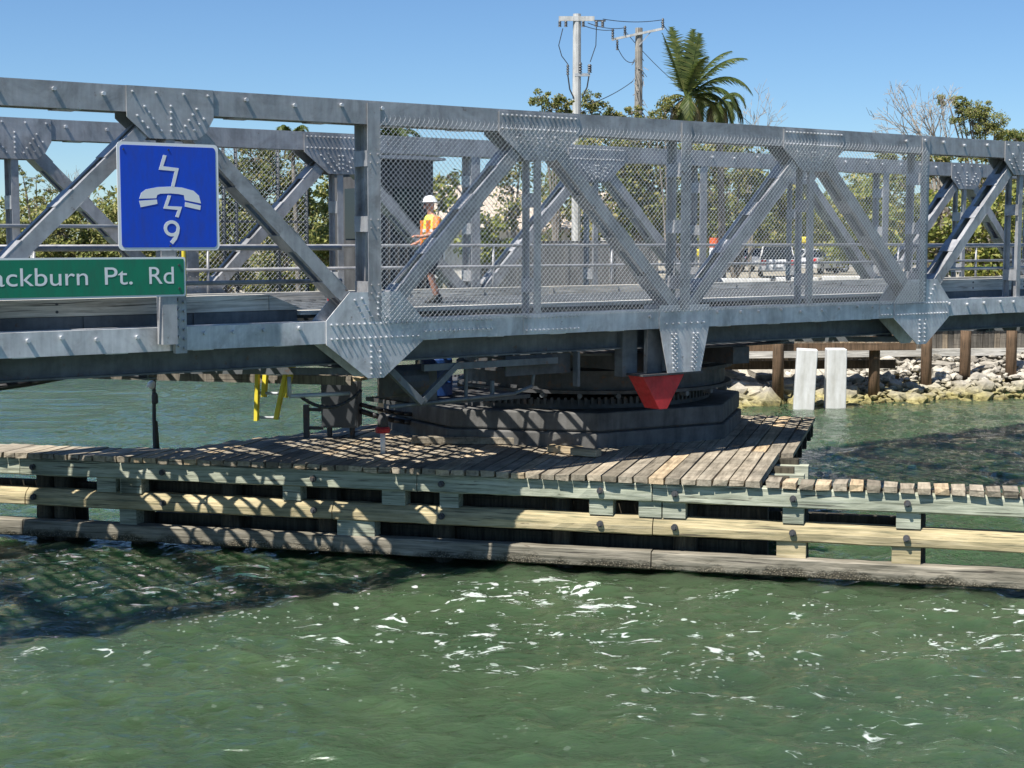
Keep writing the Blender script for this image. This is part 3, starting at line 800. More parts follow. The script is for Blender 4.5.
art('handset', [(545, 541), (553, 518), (572, 504), (620, 494), (668, 491), (715, 494), (762, 506), (783, 525), (791, 556), (726, 544), (722, 524), (700, 520), (668, 518), (628, 520), (616, 525), (612, 538)])
art('handset', [(544, 549), (614, 543), (616, 560), (550, 574)]); art('handset', [(727, 551), (790, 564), (787, 582), (725, 569)])
# the numeral 9
nine = []
cx, cy, r1, r2 = 671, 656, 32, 19
g = MB(); n = 22
vs = []
for k in range(n):
    t = 2 * math.pi * k / n
    for rr in (r1, r2): vs.append((cx + rr * math.cos(t), cy + rr * math.sin(t)))
q = z2(vs); g.add([(x, -.0078, z) for x, z in q] + [(x, -.0048, z) for x, z in q],
      [(2 * k, 2 * k + 1, 2 * ((k + 1) % n) + 1, 2 * ((k + 1) % n)) for k in range(n)] + [(2 * k, 2 * ((k + 1) % n), 2 * ((k + 1) % n) + 2 * n, 2 * k + 2 * n) for k in range(n)])
g.prism(z2([(703, 655), (700, 675), (690, 700), (674, 719), (663, 710), (678, 690), (688, 668), (690, 655)]), -.0081, -.005)
g.build('numeral', M['white'], ps)
for x, z in ((-.6, 1.27), (.0, 1.28), (0, .06)): MB().tube((x, -.004, z), (x, -.012, z), .012, 8).build('bolt', M['darksteel'], ps)
for x in (-.3, .3): MB().bb(x - .03, x + .03, .014, .19, .2, 1.2).build('bracket', M['galv'], ps)

rs_ = empty('road_name_sign', B(-9.0, -.23, 4.24), AZ)
tag(rs_, 'green street name sign with white lettering, cut by the left frame edge', 'sign')
XL = -3.62
MB().prism(rrect(XL, 0, 0, .505, .03), 0, .01).build('sign_border', M['white'], rs_)
MB().prism(rrect(XL + .022, -.022, .024, .481, .02), -.004, -.0005).build('sign_face', M['green'], rs_)
text_mesh('Rd', 'lettering', M['white'], rs_, -.50, -.165, .165, .23, -.006)
text_mesh('Pt.', 'lettering', M['white'], rs_, -1.09, -.725, .165, .23, -.006)
text_mesh('Blackburn', 'lettering', M['white'], rs_, -2.77, -1.31, .165, .23, -.006)
for z in (.10, .40): MB().tube((-.09, -.004, z), (-.09, -.014, z), .016, 8).build('bolt', M['darksteel'], rs_)
g = MB(); g.bb(-.32, -.12, .012, .19, -.62, .58); g.build('mounting_post', M['galv'], rs_)
g = MB(); g.bb(-.10, .06, .12, .20, -.75, .0)
for k in range(6): bolt(g, -.06, .12, -.05 - k * .12, .018, .04); bolt(g, .02, .12, -.08 - k * .12, .018, .04)
g.build('bolted_bracket', M['galv'], rs_)

# ------------------------------------------------------------------ small things on and around the dock
def dk_at(a, b): return DKP(a, b, 1.475)
# electrical cabinet on posts
p = DKP(-6.15, 3.1, 1.46); cb = empty('control_cabinet', p, DK_ROT + R(12))
tag(cb, 'dark electrical cabinet on posts at the left edge of the dock', 'cabinet')
bx = MB().bb(-.22, .45, -.2, .35, .22, 1.08); bx.build('cabinet_body', M['copper'], cb, bevel=.01)
MB().bb(-.19, .42, -.215, -.201, .26, 1.04).build('cabinet_door', M['copper'], cb)
MB().bb(-.58, -.48, -.05, .05, -.3, .62).build('post', M['darksteel'], cb)
for z in (.16, .5): MB().bb(-.48, -.22, -.03, .03, z, z + .06).build('bracket', M['darksteel'], cb)
for x, y in ((-.12, .1), (.3, .1)): MB().tube((x, y, -.1), (x, y, .22), .05, 8).build('leg', M['darksteel'], cb)
for x in (-.16, .12, .36): MB().tube((x, .05, 1.08), (x, .05, 1.26), .03, 8).build('conduit', M['darksteel'], cb)
# cables to the bridge
g = MB(); pA = DKP(-5.7, 3.2, 1.95); pB = DKP(-4.0, 5.2, 1.72)
def sag(a, b, s, n=12): return [a.lerp(b, k / n) - Vector((0, 0, s * 4 * (k / n) * (1 - k / n))) for k in range(n + 1)]
g.path(sag(pA, pB, .2), .05, 8); g.path(sag(pA + Vector((0, 0, .12)), pB + Vector((0, 0, .06)), .14), .04, 8)
o = g.build('power_cable', M['cable'], smooth=True); tag(o, 'thick black cables sagging from the cabinet to the pier', 'cable')
g = MB(); g.path(sag(B(-6.7, 1, 2.72), B(-5.75, .8, 2.75), .22), .025, 8); o = g.build('power_cable', M['cable'], smooth=True); tag(o, 'thin black hose looping below the large bottom gusset plate', 'cable')
g = MB(); q0 = at(-12, 389, 20); q1 = at(72, 375, 20.8); g.path([q0, at(30, 383, 20.4), q1, at(130, 368, 21.2)], .045, 8); o = g.build('power_cable', M['cable'], smooth=True); tag(o, 'black pipe curving down below the bottom chord at far left', 'cable')
g = MB(); g.path([B(-6.9, .9, 3.0), B(-6.9, .9, 2.72), B(-5.9, .9, 2.70)], .03, 8); o = g.build('conduit_pipe', M['pipe'], smooth=True); tag(o, 'short steel conduit elbow between cabinet and bridge underside', 'pipe')
# channel marker light
p = at(383, 461, 25.9); ml = empty('marker_light', (p.x, p.y, 1.355), DK_ROT)
tag(ml, 'short white post light with red collar on the dock edge', 'light')
MB().tube((0, 0, 0), (0, 0, .36), .045, 10).build('post', M['white'], ml, smooth=True)
MB().rings([((0, 0, .36), .12, .12), ((0, 0, .43), .13, .13), ((0, 0, .46), .10, .10)], 16).build('collar', M['red'], ml)
MB().rings([((0, 0, .46), .09, .09), ((0, 0, .58), .09, .09), ((0, 0, .68), .05, .05), ((0, 0, .70), .02, .02)], 16).build('lens', M['shed'], ml, smooth=True)
# thin mast with lamp
p = at(155, 455, 27.1); ms = empty('lamp_mast', (p.x, p.y, 1.22), 0)
tag(ms, 'thin rusty mast with small lamps behind the left walkway', 'lamp')
MB().path([(0, 0, -1.0), (.0, 0, .65), (.01, 0, 1.35)], .035, 8).build('mast', M['darksteel'], ms)
MB().tube((.06, 0, 0), (.03, 0, .55), .03, 8).build('brace', M['pile_wet'], ms)
MB().rings([((.02, 0, .86), .05, .05), ((.02, 0, .90), .06, .06), ((.02, 0, 1.02), .055, .055), ((.02, 0, 1.06), .03, .03)], 12).build('lamp_housing', M['darksteel'], ms)
MB().rings([((-.02, 0, 1.12), .04, .04), ((-.04, 0, 1.17), .08, .08), ((-.03, 0, 1.24), .07, .07), ((.0, 0, 1.28), .03, .03)], 12).build('lamp_globe', M['white'], ms, smooth=True)
MB().rings([((.02, 0, 1.28), .03, .03), ((.02, 0, 1.36), .04, .04)], 8).build('lamp_cap', M['darksteel'], ms)
# yellow ladder
lt = at(258, 366, 23.75); ld = empty('ladder', lt, R(-12))
tag(ld, 'yellow fibreglass ladder hanging below the catwalk', 'ladder')
for x, dx in ((.0, -.02), (.50, -.20)):
    g = MB(); g.bar((x, 0, .1), (x + dx * 1.0, -.05, -.85 + (.03 if x else 0)), .09, .055); g.build('rail', M['yellow'], ld)
for x, dx in ((.12, -.04), (.56, -.16)):
    g = MB(); g.bar((x, .06, .05), (x + dx * .8, 0, -.48), .11, .06); g.build('rail', M['yellow'], ld)
for z, x0, x1 in ((-.12, .05, .50), (-.42, .02, .44), (-.80, -.02, .34)): MB().tube((x0, 0, z), (x1, 0, z), .022, 8).build('rung', M['pipe'], ld)
# loose timbers and plywood on the dock
for k, (a, b, L, rz, m_, lb) in enumerate(((-3.2, 2.95, 2.9, 12, 'plank', 'long loose timber lying diagonally on the dock before the pier'), (-3.75, 4.1, .7, -8, 'newwood', 'short pale timber offcut farthest left beside the pier'), (-2.9, 3.55, .8, -25, 'newwood', 'pale timber offcut across the back of the long loose timber'), (-1.75, 2.15, .6, -15, 'newwood', 'pale timber offcut at the right end of the long loose timber'), (-1.35, 1.9, .5, -20, 'newwood', 'pale timber offcut nearest the leaning plywood board'))):
    o = MB().bb(-L / 2, L / 2, -.1, .1, 0, .12).build('loose_timber', M[m_], bevel=.008)
    o.location = DKP(a, b, 1.485 + (.0 if k != 2 else .0)); o.rotation_euler = (0, 0, DK_ROT + R(rz)); tag(o, lb, 'timber')
p = at(546, 449, 27.0); o = MB().bb(-.34, .30, -.012, .012, 0, .27).add([], []).build('plywood_board', M['newwood']); o.location = (p.x, p.y, 1.355); o.rotation_euler = (R(-12), 0, DK_ROT)
tag(o, 'scuffed plywood board leaning against the foot of the pier', 'board')
# blue barrel on the machinery tray
p = B(-3.95, 1.5, 2.505); o = MB().rings([((0, 0, 0), .24, .24), ((0, 0, .02), .26, .26), ((0, 0, .2), .26, .26), ((0, 0, .22), .275, .275), ((0, 0, .25), .26, .26), ((0, 0, .42), .26, .26), ((0, 0, .44), .275, .275), ((0, 0, .47), .26, .26), ((0, 0, .58), .26, .26), ((0, 0, .6), .24, .24)], 24).build('barrel', M['bluebarrel'], smooth=False); o.location = p
tag(o, 'blue plastic barrel on the tray under the bridge beside the knee brace', 'barrel')
# ------------------------------------------------------------------ things on the bridge deck and beyond
def cone(name, p, h, label):
    e = empty(name, p); tag(e, label, 'traffic cone')
    MB().bb(-.18, .18, -.18, .18, 0, .03).build('cone_base', M['orange'], e)
    MB().rings([((0, 0, .03), .13, .13), ((0, 0, h * .45), .085, .085)], 16).build('cone_body', M['orange'], e)
    MB().rings([((0, 0, h * .45), .086, .086), ((0, 0, h * .7), .06, .06)], 16).build('reflective_band', M['white'], e)
    MB().rings([((0, 0, h * .7), .059, .059), ((0, 0, h), .025, .025)], 16).build('cone_tip', M['orange'], e)
# cone('traffic_cone', B(-3.33, 5.2, 3.9), .55, 'orange traffic cone on the deck left of the first tall post')
def flat_post(name, p, h, wd, mm, lb, cat): 
    o = MB().rings([((0, 0, 0), wd, wd), ((0, 0, h * .97), wd, wd), ((0, 0, h), wd * .6, wd * .6)], 12).build(name, mm, smooth=False); o.location = p; tag(o, lb, cat); return o
flat_post('bollard', B(-6.8, 4.6, 3.9), .95, .035, M['yellow'], 'slim yellow post standing on the deck beyond the left diagonal', 'bollard')
bw = empty('channelizer', B(-3.85, 5.0, 3.85)); tag(bw, 'red and white striped channelizer post on the bridge deck', 'channelizer')
for k in range(4): MB().rings([((0, 0, .02 + k * .14), .045, .045), ((0, 0, .16 + k * .14 - .001), .045, .045)], 12).build('band', M['white'] if k % 2 else M['red'], bw)

# bridge tender's shed on its own piles behind the far truss
tp = at(398, 250, 34.5); sh = empty('tender_shed', (tp.x, tp.y, 3.6), AZ)
tag(sh, 'dark grey bridge tender shed standing just beyond the far truss', 'shed')
MB().bb(-1.05, .35, -.9, 1.1, 0, 3.1).build('wall', M['shed'], sh)
MB().prism([(-1.25, 3.1), (.55, 3.1), (.55, 3.15), (-1.25, 3.32)], -1.1, 1.3).build('roof', M['galv'], sh)
g = MB()
for k in range(6): g.bb(-1.03 + k * .23, -1.0 + k * .23, -.925, -.902, .1, 3.2)
g.build('batten', M['shed'], sh)
fr = MB().bb(-.7, .05, -.93, -.905, 1.5, 2.5).build('window', M['glass'], sh); 
MB().bb(-1.07, -1.052, -.5, .5, 1.4, 2.5).build('window', M['glass'], sh)
for x, y in ((-.8, -.7), (.15, -.7), (-.8, .9), (.15, .9)): MB().tube((x, y, -5), (x, y, 0), .14, 10).build('pile', M['pile_wet'], sh)

# ------------------------------------------------------------------ person
def person(p, rz):
    root = empty('person', p, rz)
    tag(root, 'worker in white hard hat, orange and lime vest and shorts on the bridge deck', 'person')
    J = {'pel': (0, 0, .95), 'sp': (0, -.02, 1.15), 'ch': (0, -.02, 1.36), 'nk': (0, .01, 1.50), 'hd0': (0, .03, 1.58), 'hd1': (0, .035, 1.68), 'hd2': (0, .02, 1.74),
         'ls': (-.19, -.02, 1.42), 'le': (-.26, .06, 1.17), 'lw': (-.18, .29, 1.12), 'lh': (-.16, .36, 1.13),
         'rs': (.19, -.02, 1.42), 're': (.27, -.05, 1.14), 'rw': (.23, .16, 1.02), 'rh': (.21, .22, 1.0),
         'lp': (-.10, 0, .90), 'lk': (-.13, .10, .50), 'la': (-.14, -.02, .09), 'lt': (-.14, .13, .04),
         'rp': (.10, 0, .90), 'rk': (.12, -.02, .50), 'ra': (.13, -.18, .10), 'rt': (.13, -.04, .04)}
    rad = {'pel': .14, 'sp': .125, 'ch': .145, 'nk': .055, 'hd0': .07, 'hd1': .088, 'hd2': .07, 'ls': .06, 'le': .043, 'lw': .03, 'lh': .035, 'rs': .06, 're': .043, 'rw': .03, 'rh': .035,
           'lp': .085, 'lk': .06, 'la': .038, 'lt': .035, 'rp': .085, 'rk': .06, 'ra': .038, 'rt': .035}
    ed = [('pel', 'sp'), ('sp', 'ch'), ('ch', 'nk'), ('nk', 'hd0'), ('hd0', 'hd1'), ('hd1', 'hd2'), ('ch', 'ls'), ('ls', 'le'), ('le', 'lw'), ('lw', 'lh'), ('ch', 'rs'), ('rs', 're'), ('re', 'rw'), ('rw', 'rh'), ('pel', 'lp'), ('lp', 'lk'), ('lk', 'la'), ('la', 'lt'), ('pel', 'rp'), ('rp', 'rk'), ('rk', 'ra'), ('ra', 'rt')]
    # fingers
    for sd, hn in (('l', 'lh'), ('r', 'rh')):
        h = Vector(J[hn])
        for f in range(4):
            a = h + Vector(((f - 1.5) * .02, .045, 0)); b = a + Vector((0, .035 - abs(f - 1.5) * .006, -.022))
            J[f'{sd}f{f}'] = a; J[f'{sd}g{f}'] = b; rad[f'{sd}f{f}'] = .009; rad[f'{sd}g{f}'] = .008; ed += [(hn, f'{sd}f{f}'), (f'{sd}f{f}', f'{sd}g{f}')]
        s_ = 1 if sd == 'l' else -1
        J[sd + 'th'] = h + Vector((s_ * .045, .02, -.01)); rad[sd + 'th'] = .01; ed.append((hn, sd + 'th'))
    names = list(J); idx = {n_: i for i, n_ in enumerate(names)}
    me = bpy.data.meshes.new('body'); me.from_pydata([tuple(J[n_]) for n_ in names], [(idx[a], idx[b]) for a, b in ed], [])
    o = bpy.data.objects.new('body', me); col.objects.link(o); o.parent = root; me.materials.append(M['skin'])
    md = o.modifiers.new('skin', 'SKIN')
    if not me.skin_vertices: me.attributes  # layer is created with the modifier
    sv = me.skin_vertices[0].data if me.skin_vertices else None
    if sv:
        for i, n_ in enumerate(names): sv[i].radius = (rad[n_], rad[n_]); sv[i].use_root = (n_ == 'pel')
    md.use_smooth_shade = True
    s2 = o.modifiers.new('sub', 'SUBSURF'); s2.levels = 1; s2.render_levels = 2
    MB().rings([((0, -.0, .93), .19, .15), ((0, -.01, 1.1), .185, .145), ((0, -.02, 1.3), .205, .155), ((0, -.02, 1.42), .205, .14), ((0, 0, 1.49), .10, .09)], 18).build('vest', M['hiviz'], root, smooth=True)
    g = MB()
    for x in (-.115, .115): g.bb(x - .03, x + .03, -.185, .150, .96, 1.40)
    g.rings([((0, -.01, 1.08), .20, .16), ((0, -.01, 1.14), .20, .16)], 18)
    for s_ in (-1, 1): g.tube((s_ * .17, -.02, 1.43), (s_ * .255, .03, 1.24), .075, 12, .065)
    g.build('vest_trim', M['hivo'], root)
    MB().rings([((0, -.015, 1.20), .207, .167), ((0, -.015, 1.25), .209, .167)], 18).build('reflective_strip', M['white'], root)
    g = MB(); g.rings([((0, 0, .80), .185, .15), ((0, 0, .98), .18, .145)], 16); g.tube((-.10, 0, .86), (-.128, .09, .50), .11, 12, .085); g.tube((.10, 0, .86), (.12, -.02, .50), .11, 12, .085)
    g.build('shorts', M['jean'], root, smooth=True)
    for s_, y in ((-1, .05), (1, -.12)):
        MB().rings([((s_ * .135, y, .0), .055, .14), ((s_ * .135, y, .04), .055, .14), ((s_ * .135, y - .03, .09), .045, .08), ((s_ * .135, y - .06, .14), .045, .05)], 14).build('shoe', M['shoe'], root, smooth=True)
    MB().rings([((0, .03, 1.70), .125, .145), ((0, .03, 1.712), .125, .145), ((0, .03, 1.714), .105, .122), ((0, .03, 1.76), .098, .112), ((0, .03, 1.80), .07, .08), ((0, .03, 1.82), .02, .02)], 20).build('hard_hat', M['white'], root, smooth=True)
    MB().rings([((0, .135, 1.60), .012, .012), ((0, .13, 1.66), .008, .008)], 8).build('nose', M['skin'], root)
    for s_ in (-1, 1): MB().rings([((s_ * .035, .118, 1.655), .012, .008), ((s_ * .035, .118, 1.668), .012, .008)], 8).build('eye', M['shoe'], root); MB().rings([((s_ * .095, .02, 1.60), .012, .02), ((s_ * .1, .02, 1.65), .014, .025)], 8).build('ear', M['skin'], root)
pp = B(-4.2, 2.95, 3.9)
person(Vector((-1.36, 26.2, 3.90)), AZ + R(80))

# ------------------------------------------------------------------ right bank: bulkhead, boardwalk, piles, columns, barriers
g = MB(); bulk = empty('timber_bulkhead', (6, 52.4, 0), math.atan2(3.0, 20)); tag(bulk, 'dark timber bulkhead of upright boards behind the rubble bank', 'retaining wall')
x = -1.6
while x < 26: jbox(g, x, x + .2, -.05, .05, -.5, 2.95 + rnd.uniform(-.03, .03), .01); x += .215
g.build('boards', M['bulk'], bulk)
MB().bb(-1.6, 26, -.22, -.06, 2.15, 2.4).build('wale', M['board'], bulk); MB().bb(-1.6, 26, -.22, -.06, .95, 1.2).build('wale', M['board'], bulk); MB().bb(-1.6, 26, -.25, .15, 2.96, 3.06).build('cap', M['board'], bulk)
bw = empty('shore_boardwalk', (5.2, 48.6, 0), math.atan2(1.9, 20)); tag(bw, 'low plank boardwalk along the right bank under the bridge end', 'boardwalk')
g = MB(); x = 0
while x < 7.6: jbox(g, x, x + .26, 0, 1.7, 1.70, 1.76, .008); x += .28
g.build('planks', M['plank'], bw)
MB().bb(0, 7.8, -.08, 0, 1.46, 1.70).build('edge_beam', M['pile'], bw); MB().bb(0, 7.8, 1.5, 1.7, 1.4, 1.69).build('joist', M['pile_wet'], bw)  # edge beam in darker wood, its colour standing in for the bridge's shade
MB().bb(0, 7.8, 1.8, 2.0, .72, 1.0).build('low_beam', M['pile'], bw)
for px, yb, Y in ((778, 374, 48.5), (874, 381, 49.6), (926, 374, 50.9), (965, 367, 51.8), (1011, 364, 52.3)):
    p = at(px, yb, Y); g = MB(); g.rings([((0, 0, -.8), .19, .19), ((0, 0, .6), .18, .18), ((0, 0, 2.6 - p.z + .2), .17, .17)], 14)
    o = g.build('timber_pile', M['pile'], smooth=True); o.location = p
    names = {778: 'dark wooden pile left of the white concrete columns', 874: 'brown wooden pile just right of the white concrete columns', 926: 'brown wooden pile below the large right gusset plate', 965: 'brown wooden pile standing high on the rubble bank', 1011: 'rightmost brown wooden pile at the picture edge'}
    tag(o, names[px], 'pile', 'wooden piles on the right bank')
for k, (px, Y, wd, lb) in enumerate(((804, 47.0, .62, 'left white concrete column, leaning slightly, at the water edge'), (835, 47.2, .60, 'right white concrete column, upright, at the water edge'))):
    p = at(px, 400, Y); o = MB().slab([(-wd / 2, -.3), (wd / 2, -.3), (wd / 2, .3), (-wd / 2, .3)], -.8, 1.66 - p.z).build('concrete_column', M['concw'], bevel=.03); o.location = p
    if k == 0: o.rotation_euler = (0, R(2.5), R(-8))
    else: o.rotation_euler = (0, 0, R(-4))
    tag(o, lb, 'column', 'white concrete columns')
for k, (x0, x1, Y) in enumerate(((712, 770, 60), (776, 818, 62), (822, 900, 64))):
    a, b = at(x0, 288, Y), at(x1, 288, Y); o = MB().prism([(0, 0), ((b - a).length, 0), ((b - a).length, .5), (0, .5)], -.15, .15).build('concrete_barrier', M['concw'], bevel=.03)
    o.location = (a.x, a.y, 3.0); tag(o, ['leftmost low white concrete barrier on the right bank', 'middle low white concrete barrier on the right bank', 'rightmost long low white concrete barrier on the bank'][k], 'barrier', 'white concrete barriers')

# grey site wall and house behind
a = at(470, 270, 62); b = at(655, 270, 66)
wl = empty('boundary_wall', (a.x, a.y, 3.0), math.atan2(b.y - a.y, b.x - a.x)); tag(wl, 'grey panelled boundary wall behind the bridge centre', 'wall')
L = (b - a).length; n = 4
for k in range(n): MB().bb(L * k / n + .06, L * (k + 1) / n - .06, -.06, .06, 0, 1.85).build('panel', M['fencew'], wl)
for k in range(n + 1): MB().bb(L * k / n - .1, L * k / n + .1, -.1, .1, 0, 2.0).build('post', M['fencew'], wl)
MB().bb(0, L, -.09, .09, 1.87, 1.95).build('coping', M['darksteel'], wl)
hs = empty('house', (at(490, 240, 82).x, 82, 3.0), R(8)); tag(hs, 'low house with pale beige hipped roof behind the trees', 'house')
MB().bb(-4.6, 4.6, 0, 7, 0, 2.6).build('wall', M['housew'], hs)
g = MB(); g.add([(-5.2, -.8, 2.6), (5.2, -.8, 2.6), (5.2, 7.8, 2.6), (-5.2, 7.8, 2.6), (-2.4, 3.2, 5.0), (1.6, 3.2, 5.0), (-5.2, -.8, 2.45), (5.2, -.8, 2.45), (5.2, 7.8, 2.45), (-5.2, 7.8, 2.45)], [(0, 1, 5, 4), (1, 2, 5), (2, 3, 4, 5), (3, 0, 4), (6, 7, 1, 0), (7, 8, 2, 1), (8, 9, 3, 2), (9, 6, 0, 3), (9, 8, 7, 6)])
g.build('roof', M['roofb'], hs)
for x in (-3, 0, 2.8):
    f = MB().bb(x - .6, x + .6, -.03, -.002, .9, 2.1).build('window', M['white'], hs); MB().bb(x - .5, x + .5, -.05, -.031, 1, 2.0).build('pane', M['glass'], f)
hs2 = empty('house', (at(607, 240, 92).x, 92, 3.0), R(-6)); tag(hs2, 'white walled house glimpsed through the fence beside the concrete utility pole', 'house')
MB().bb(-2.6, 2.6, 0, 6, 0, 3.4).build('wall', M['housew'], hs2)
g = MB(); g.add([(-3, -.5, 3.4), (3, -.5, 3.4), (3, 6.5, 3.4), (-3, 6.5, 3.4), (-1, 3, 4.9), (1, 3, 4.9)], [(0, 1, 5, 4), (1, 2, 5), (2, 3, 4, 5), (3, 0, 4), (3, 2, 1, 0)]); g.build('roof', M['roofb'], hs2)
f = MB().bb(-1.6, -.4, -.03, -.002, 1, 2.4).build('window', M['glass'], hs2); MB().bb(.6, 1.7, -.03, -.002, 1, 2.4).build('window', M['glass'], hs2)

# cars
def car(p, rz, paint, label, suv=True):
    e = empty('parked_car', p, rz); tag(e, label, 'car', 'cars parked on the right bank')
    L, Wd, h1, h2 = 4.6, 1.85, .95, (1.65 if suv else 1.42)
    prof = [(-2.25, .35), (-2.3, .6), (-2.25, h1), (-.9, h1 + .02), (-.9, h1 + .02), (1.25, h1 + .02), (2.15, h1 - .12), (2.3, .6), (2.25, .33)]
    prof = [(-2.25, .33), (-2.3, .6), (-2.24, h1), (1.15, h1 + .02), (2.1, h1 - .15), (2.3, .6), (2.25, .33)]
    MB().prism(prof, -Wd / 2, Wd / 2).build('body', paint, e, bevel=.06)
    cab0, cab1 = (-2.18, -1.85) if suv else (-1.7, -1.0)
    vs = []
    for y, t in ((-Wd / 2 + .03, 0), (Wd / 2 - .03, 0)):
        sg = -1 if y < 0 else 1
        vs += [(cab0, y, h1), (1.15, y, h1), (.35, y - sg * .16, h2), (cab1, y - sg * .16, h2)]
    MB().add(vs, [(0, 1, 2, 3), (7, 6, 5, 4), (0, 3, 7, 4), (1, 5, 6, 2), (3, 2, 6, 7), (0, 4, 5, 1)]).build('cabin', M['glass'], e)
    MB().bb(cab1 - .03, .38, -Wd / 2 + .17, Wd / 2 - .17, h2 - .02, h2 + .04).build('roof_panel', paint, e, bevel=.02)
    for y in (-1, 1):
        MB().bb(-2.32, -2.2, y * (Wd / 2 - .2) - .15, y * (Wd / 2 - .2) + .15, h1 - .28, h1 - .02).build('tail_light', M['taill'], e)
        for xx in (cab1 - .1, -.5): 
            MB().bar((xx - .12, y * (Wd / 2 - .045), h1), (xx, y * (Wd / 2 - .19), h2), .05, .1).build('pillar', paint, e)
        for x in (-1.4, 1.45):
            wq = MB().tube((x, y * (Wd / 2 - .2), .33), (x, y * (Wd / 2 + .01), .33), .33, 18).build('wheel', M['tyre'], e)
            MB().tube((x, y * (Wd / 2 - .0), .33), (x, y * (Wd / 2 + .02), .33), .2, 12).build('rim', M['carg'], wq)
    MB().bb(-2.33, -2.29, -.26, .26, .55, .68).build('number_plate', M['white'], e)
for px, py, Y, rz, pt, suv, lb in ((776, 266, 84, 82, 'carw', True, 'white sport utility car seen from behind, nearest behind the fence'), (747, 262, 100, 100, 'carg', False, 'silver car parked left of the white sport utility car'), (815, 264, 92, 60, 'carw', False, 'white car right of the yellow flasher, its red tail light showing'), (856, 263, 97, 20, 'carw', True, 'white car farthest right, half behind the sea grape')):
    p = at(px, py, Y); car((p.x, p.y, 3.02), R(rz), M[pt], lb, suv)
# yellow warning flashers
for px, py, Y, lb in ((697, 253, 60, 'yellow warning lamp on a bent grey pole behind the pivot post'), (806, 240, 70, 'small yellow warning lamp above the parked cars')):
    p = at(px, py, Y); e = empty('warning_lamp', (p.x, p.y, 3.0)); tag(e, lb, 'warning lamp'); hz = p.z - 3.0
    MB().rings([((0, 0, hz - .15), .2, .1), ((0, 0, hz - .09), .34, .13), ((0, 0, hz + .08), .34, .13), ((0, 0, hz + .15), .2, .1)], 16).build('lamp_housing', M['yellow'], e)
    MB().path([(0, .05, hz - .15), (-.02, .05, hz - .6), (-.25, .05, hz - .85), (-.3, .05, 0)], .05, 8).build('pole', M['pipe'], e)
p = at(714, 240, 66); e = empty('traffic_cone', (p.x, p.y, 3.0)); tag(e, 'orange and white traffic barrel seen through the fence', 'traffic barrel')
for k in range(5): MB().rings([((0, 0, k * .42), .2, .2), ((0, 0, k * .42 + .41), .19, .19)], 14).build('band', M['orange'] if k % 2 == 0 else M['white'], e)
e.name = 'traffic_barrel'

# ------------------------------------------------------------------ utility poles and lines
def upole(px, pyt, Y, wdp, mm, name_lbl, lean=0):
    t = at(px, pyt, Y); e = empty('utility_pole', (t.x, t.y, 3.0)); tag(e, name_lbl, 'utility pole'); H_ = t.z - 3.0
    MB().rings([((0, 0, 0), wdp * 1.25, wdp * 1.25), ((0, 0, H_), wdp, wdp)], 10).build('pole', mm, e)
    return e, t, H_
e1, t1, H1 = upole(577, 14, 75, .19, M['poleconc'], 'white concrete utility pole with straight crossarm')
s_ = 75 / 1538
MB().bb(-18 * s_, 17 * s_, -.12, -.2, H1 - .35, H1 - .13).build('crossarm', M['poleconc'], e1)
def insul(e, x, y, z0, z1, r=.09):
    g = MB(); n = 4
    for k in range(n):
        a = z0 + (z1 - z0) * k / n; b = z0 + (z1 - z0) * (k + .9) / n; g.tube((x, y, a), (x, y, b), r, 8, r * .5)
    return g.build('insulator', M['copper'], e)
for x in (-17, -11, 6, 19, 25): insul(e1, x * s_, -.16, H1 - .62, H1 - .34)
MB().bb(17 * s_, 28 * s_, -.14, -.18, H1 - .38, H1 - .30).build('arm_extension', M['copper'], e1)
zc = at(577, 75, 75).z - 3
MB().bb(-2 * s_, 13 * s_, -.2, -.1, zc - .08, zc + .06).build('cutout_arm', M['pipe'], e1)
insul(e1, 12.5 * s_, -.15, zc + .1, zc + .5, .12); insul(e1, -9 * s_, -.15, zc + .0, zc + .5, .08); insul(e1, 3.3 * s_, -.15, zc + .1, zc + .6, .1)
g = MB(); g.path([(-14 * s_, -.16, H1 - .7), (-18 * s_, -.16, H1 - 1.5), (-15 * s_, -.16, H1 - 2.0), (-9 * s_, -.16, zc + .5)], .022, 5)
g.path([(19 * s_, -.16, H1 - .6), (18.5 * s_, -.16, H1 - 1.5), (13 * s_, -.16, zc + .6)], .022, 5)
g.path([(-9 * s_, -.16, zc), (-7 * s_, -.16, zc - .7), (-3 * s_, -.16, zc - 1.1)], .035, 5); g.path([(12 * s_, -.16, zc), (10 * s_, -.16, zc - .6), (5 * s_, -.16, zc - 1.1)], .035, 5)
g.build('drop_wire', M['cable'], e1)
e2, t2, H2 = upole(639, 28, 85, .2, M['polewood'], 'old wooden utility pole with tilted crossarm beside the palm')
s2_ = 85 / 1538
MB().bar((-27 * s2_, -.2, H2 - .65), (24 * s2_, -.2, H2 - .05), .12, .12).build('crossarm', M['poleconc'], e2)
MB().bar((0, -.2, H2 - .95), (11 * s2_, -.2, H2 - .25), .05, .05).build('crossarm_brace', M['pipe'], e2)
insul(e2, -26 * s2_, -.2, H2 - .6, H2 - .05); insul(e2, -14 * s2_, -.2, H2 - .4, H2 + .1); insul(e2, -21.5 * s2_, -.2, H2 - 1.2, H2 - .65, .08); insul(e2, 23 * s2_, -.2, H2, H2 + .5)
g = MB(); rr = random.Random(5)
for k in range(60):
    z = H2 - rr.uniform(1.6, 5.5); a = rr.uniform(0, 6.3); x = .25 * math.cos(a); g.tube((x, .25 * math.sin(a), z), (x + rr.uniform(-.25, .35), rr.uniform(-.3, .3), z - rr.uniform(.1, .5)), .02, 4)
g.build('dead_vine', M['twig'], e2)
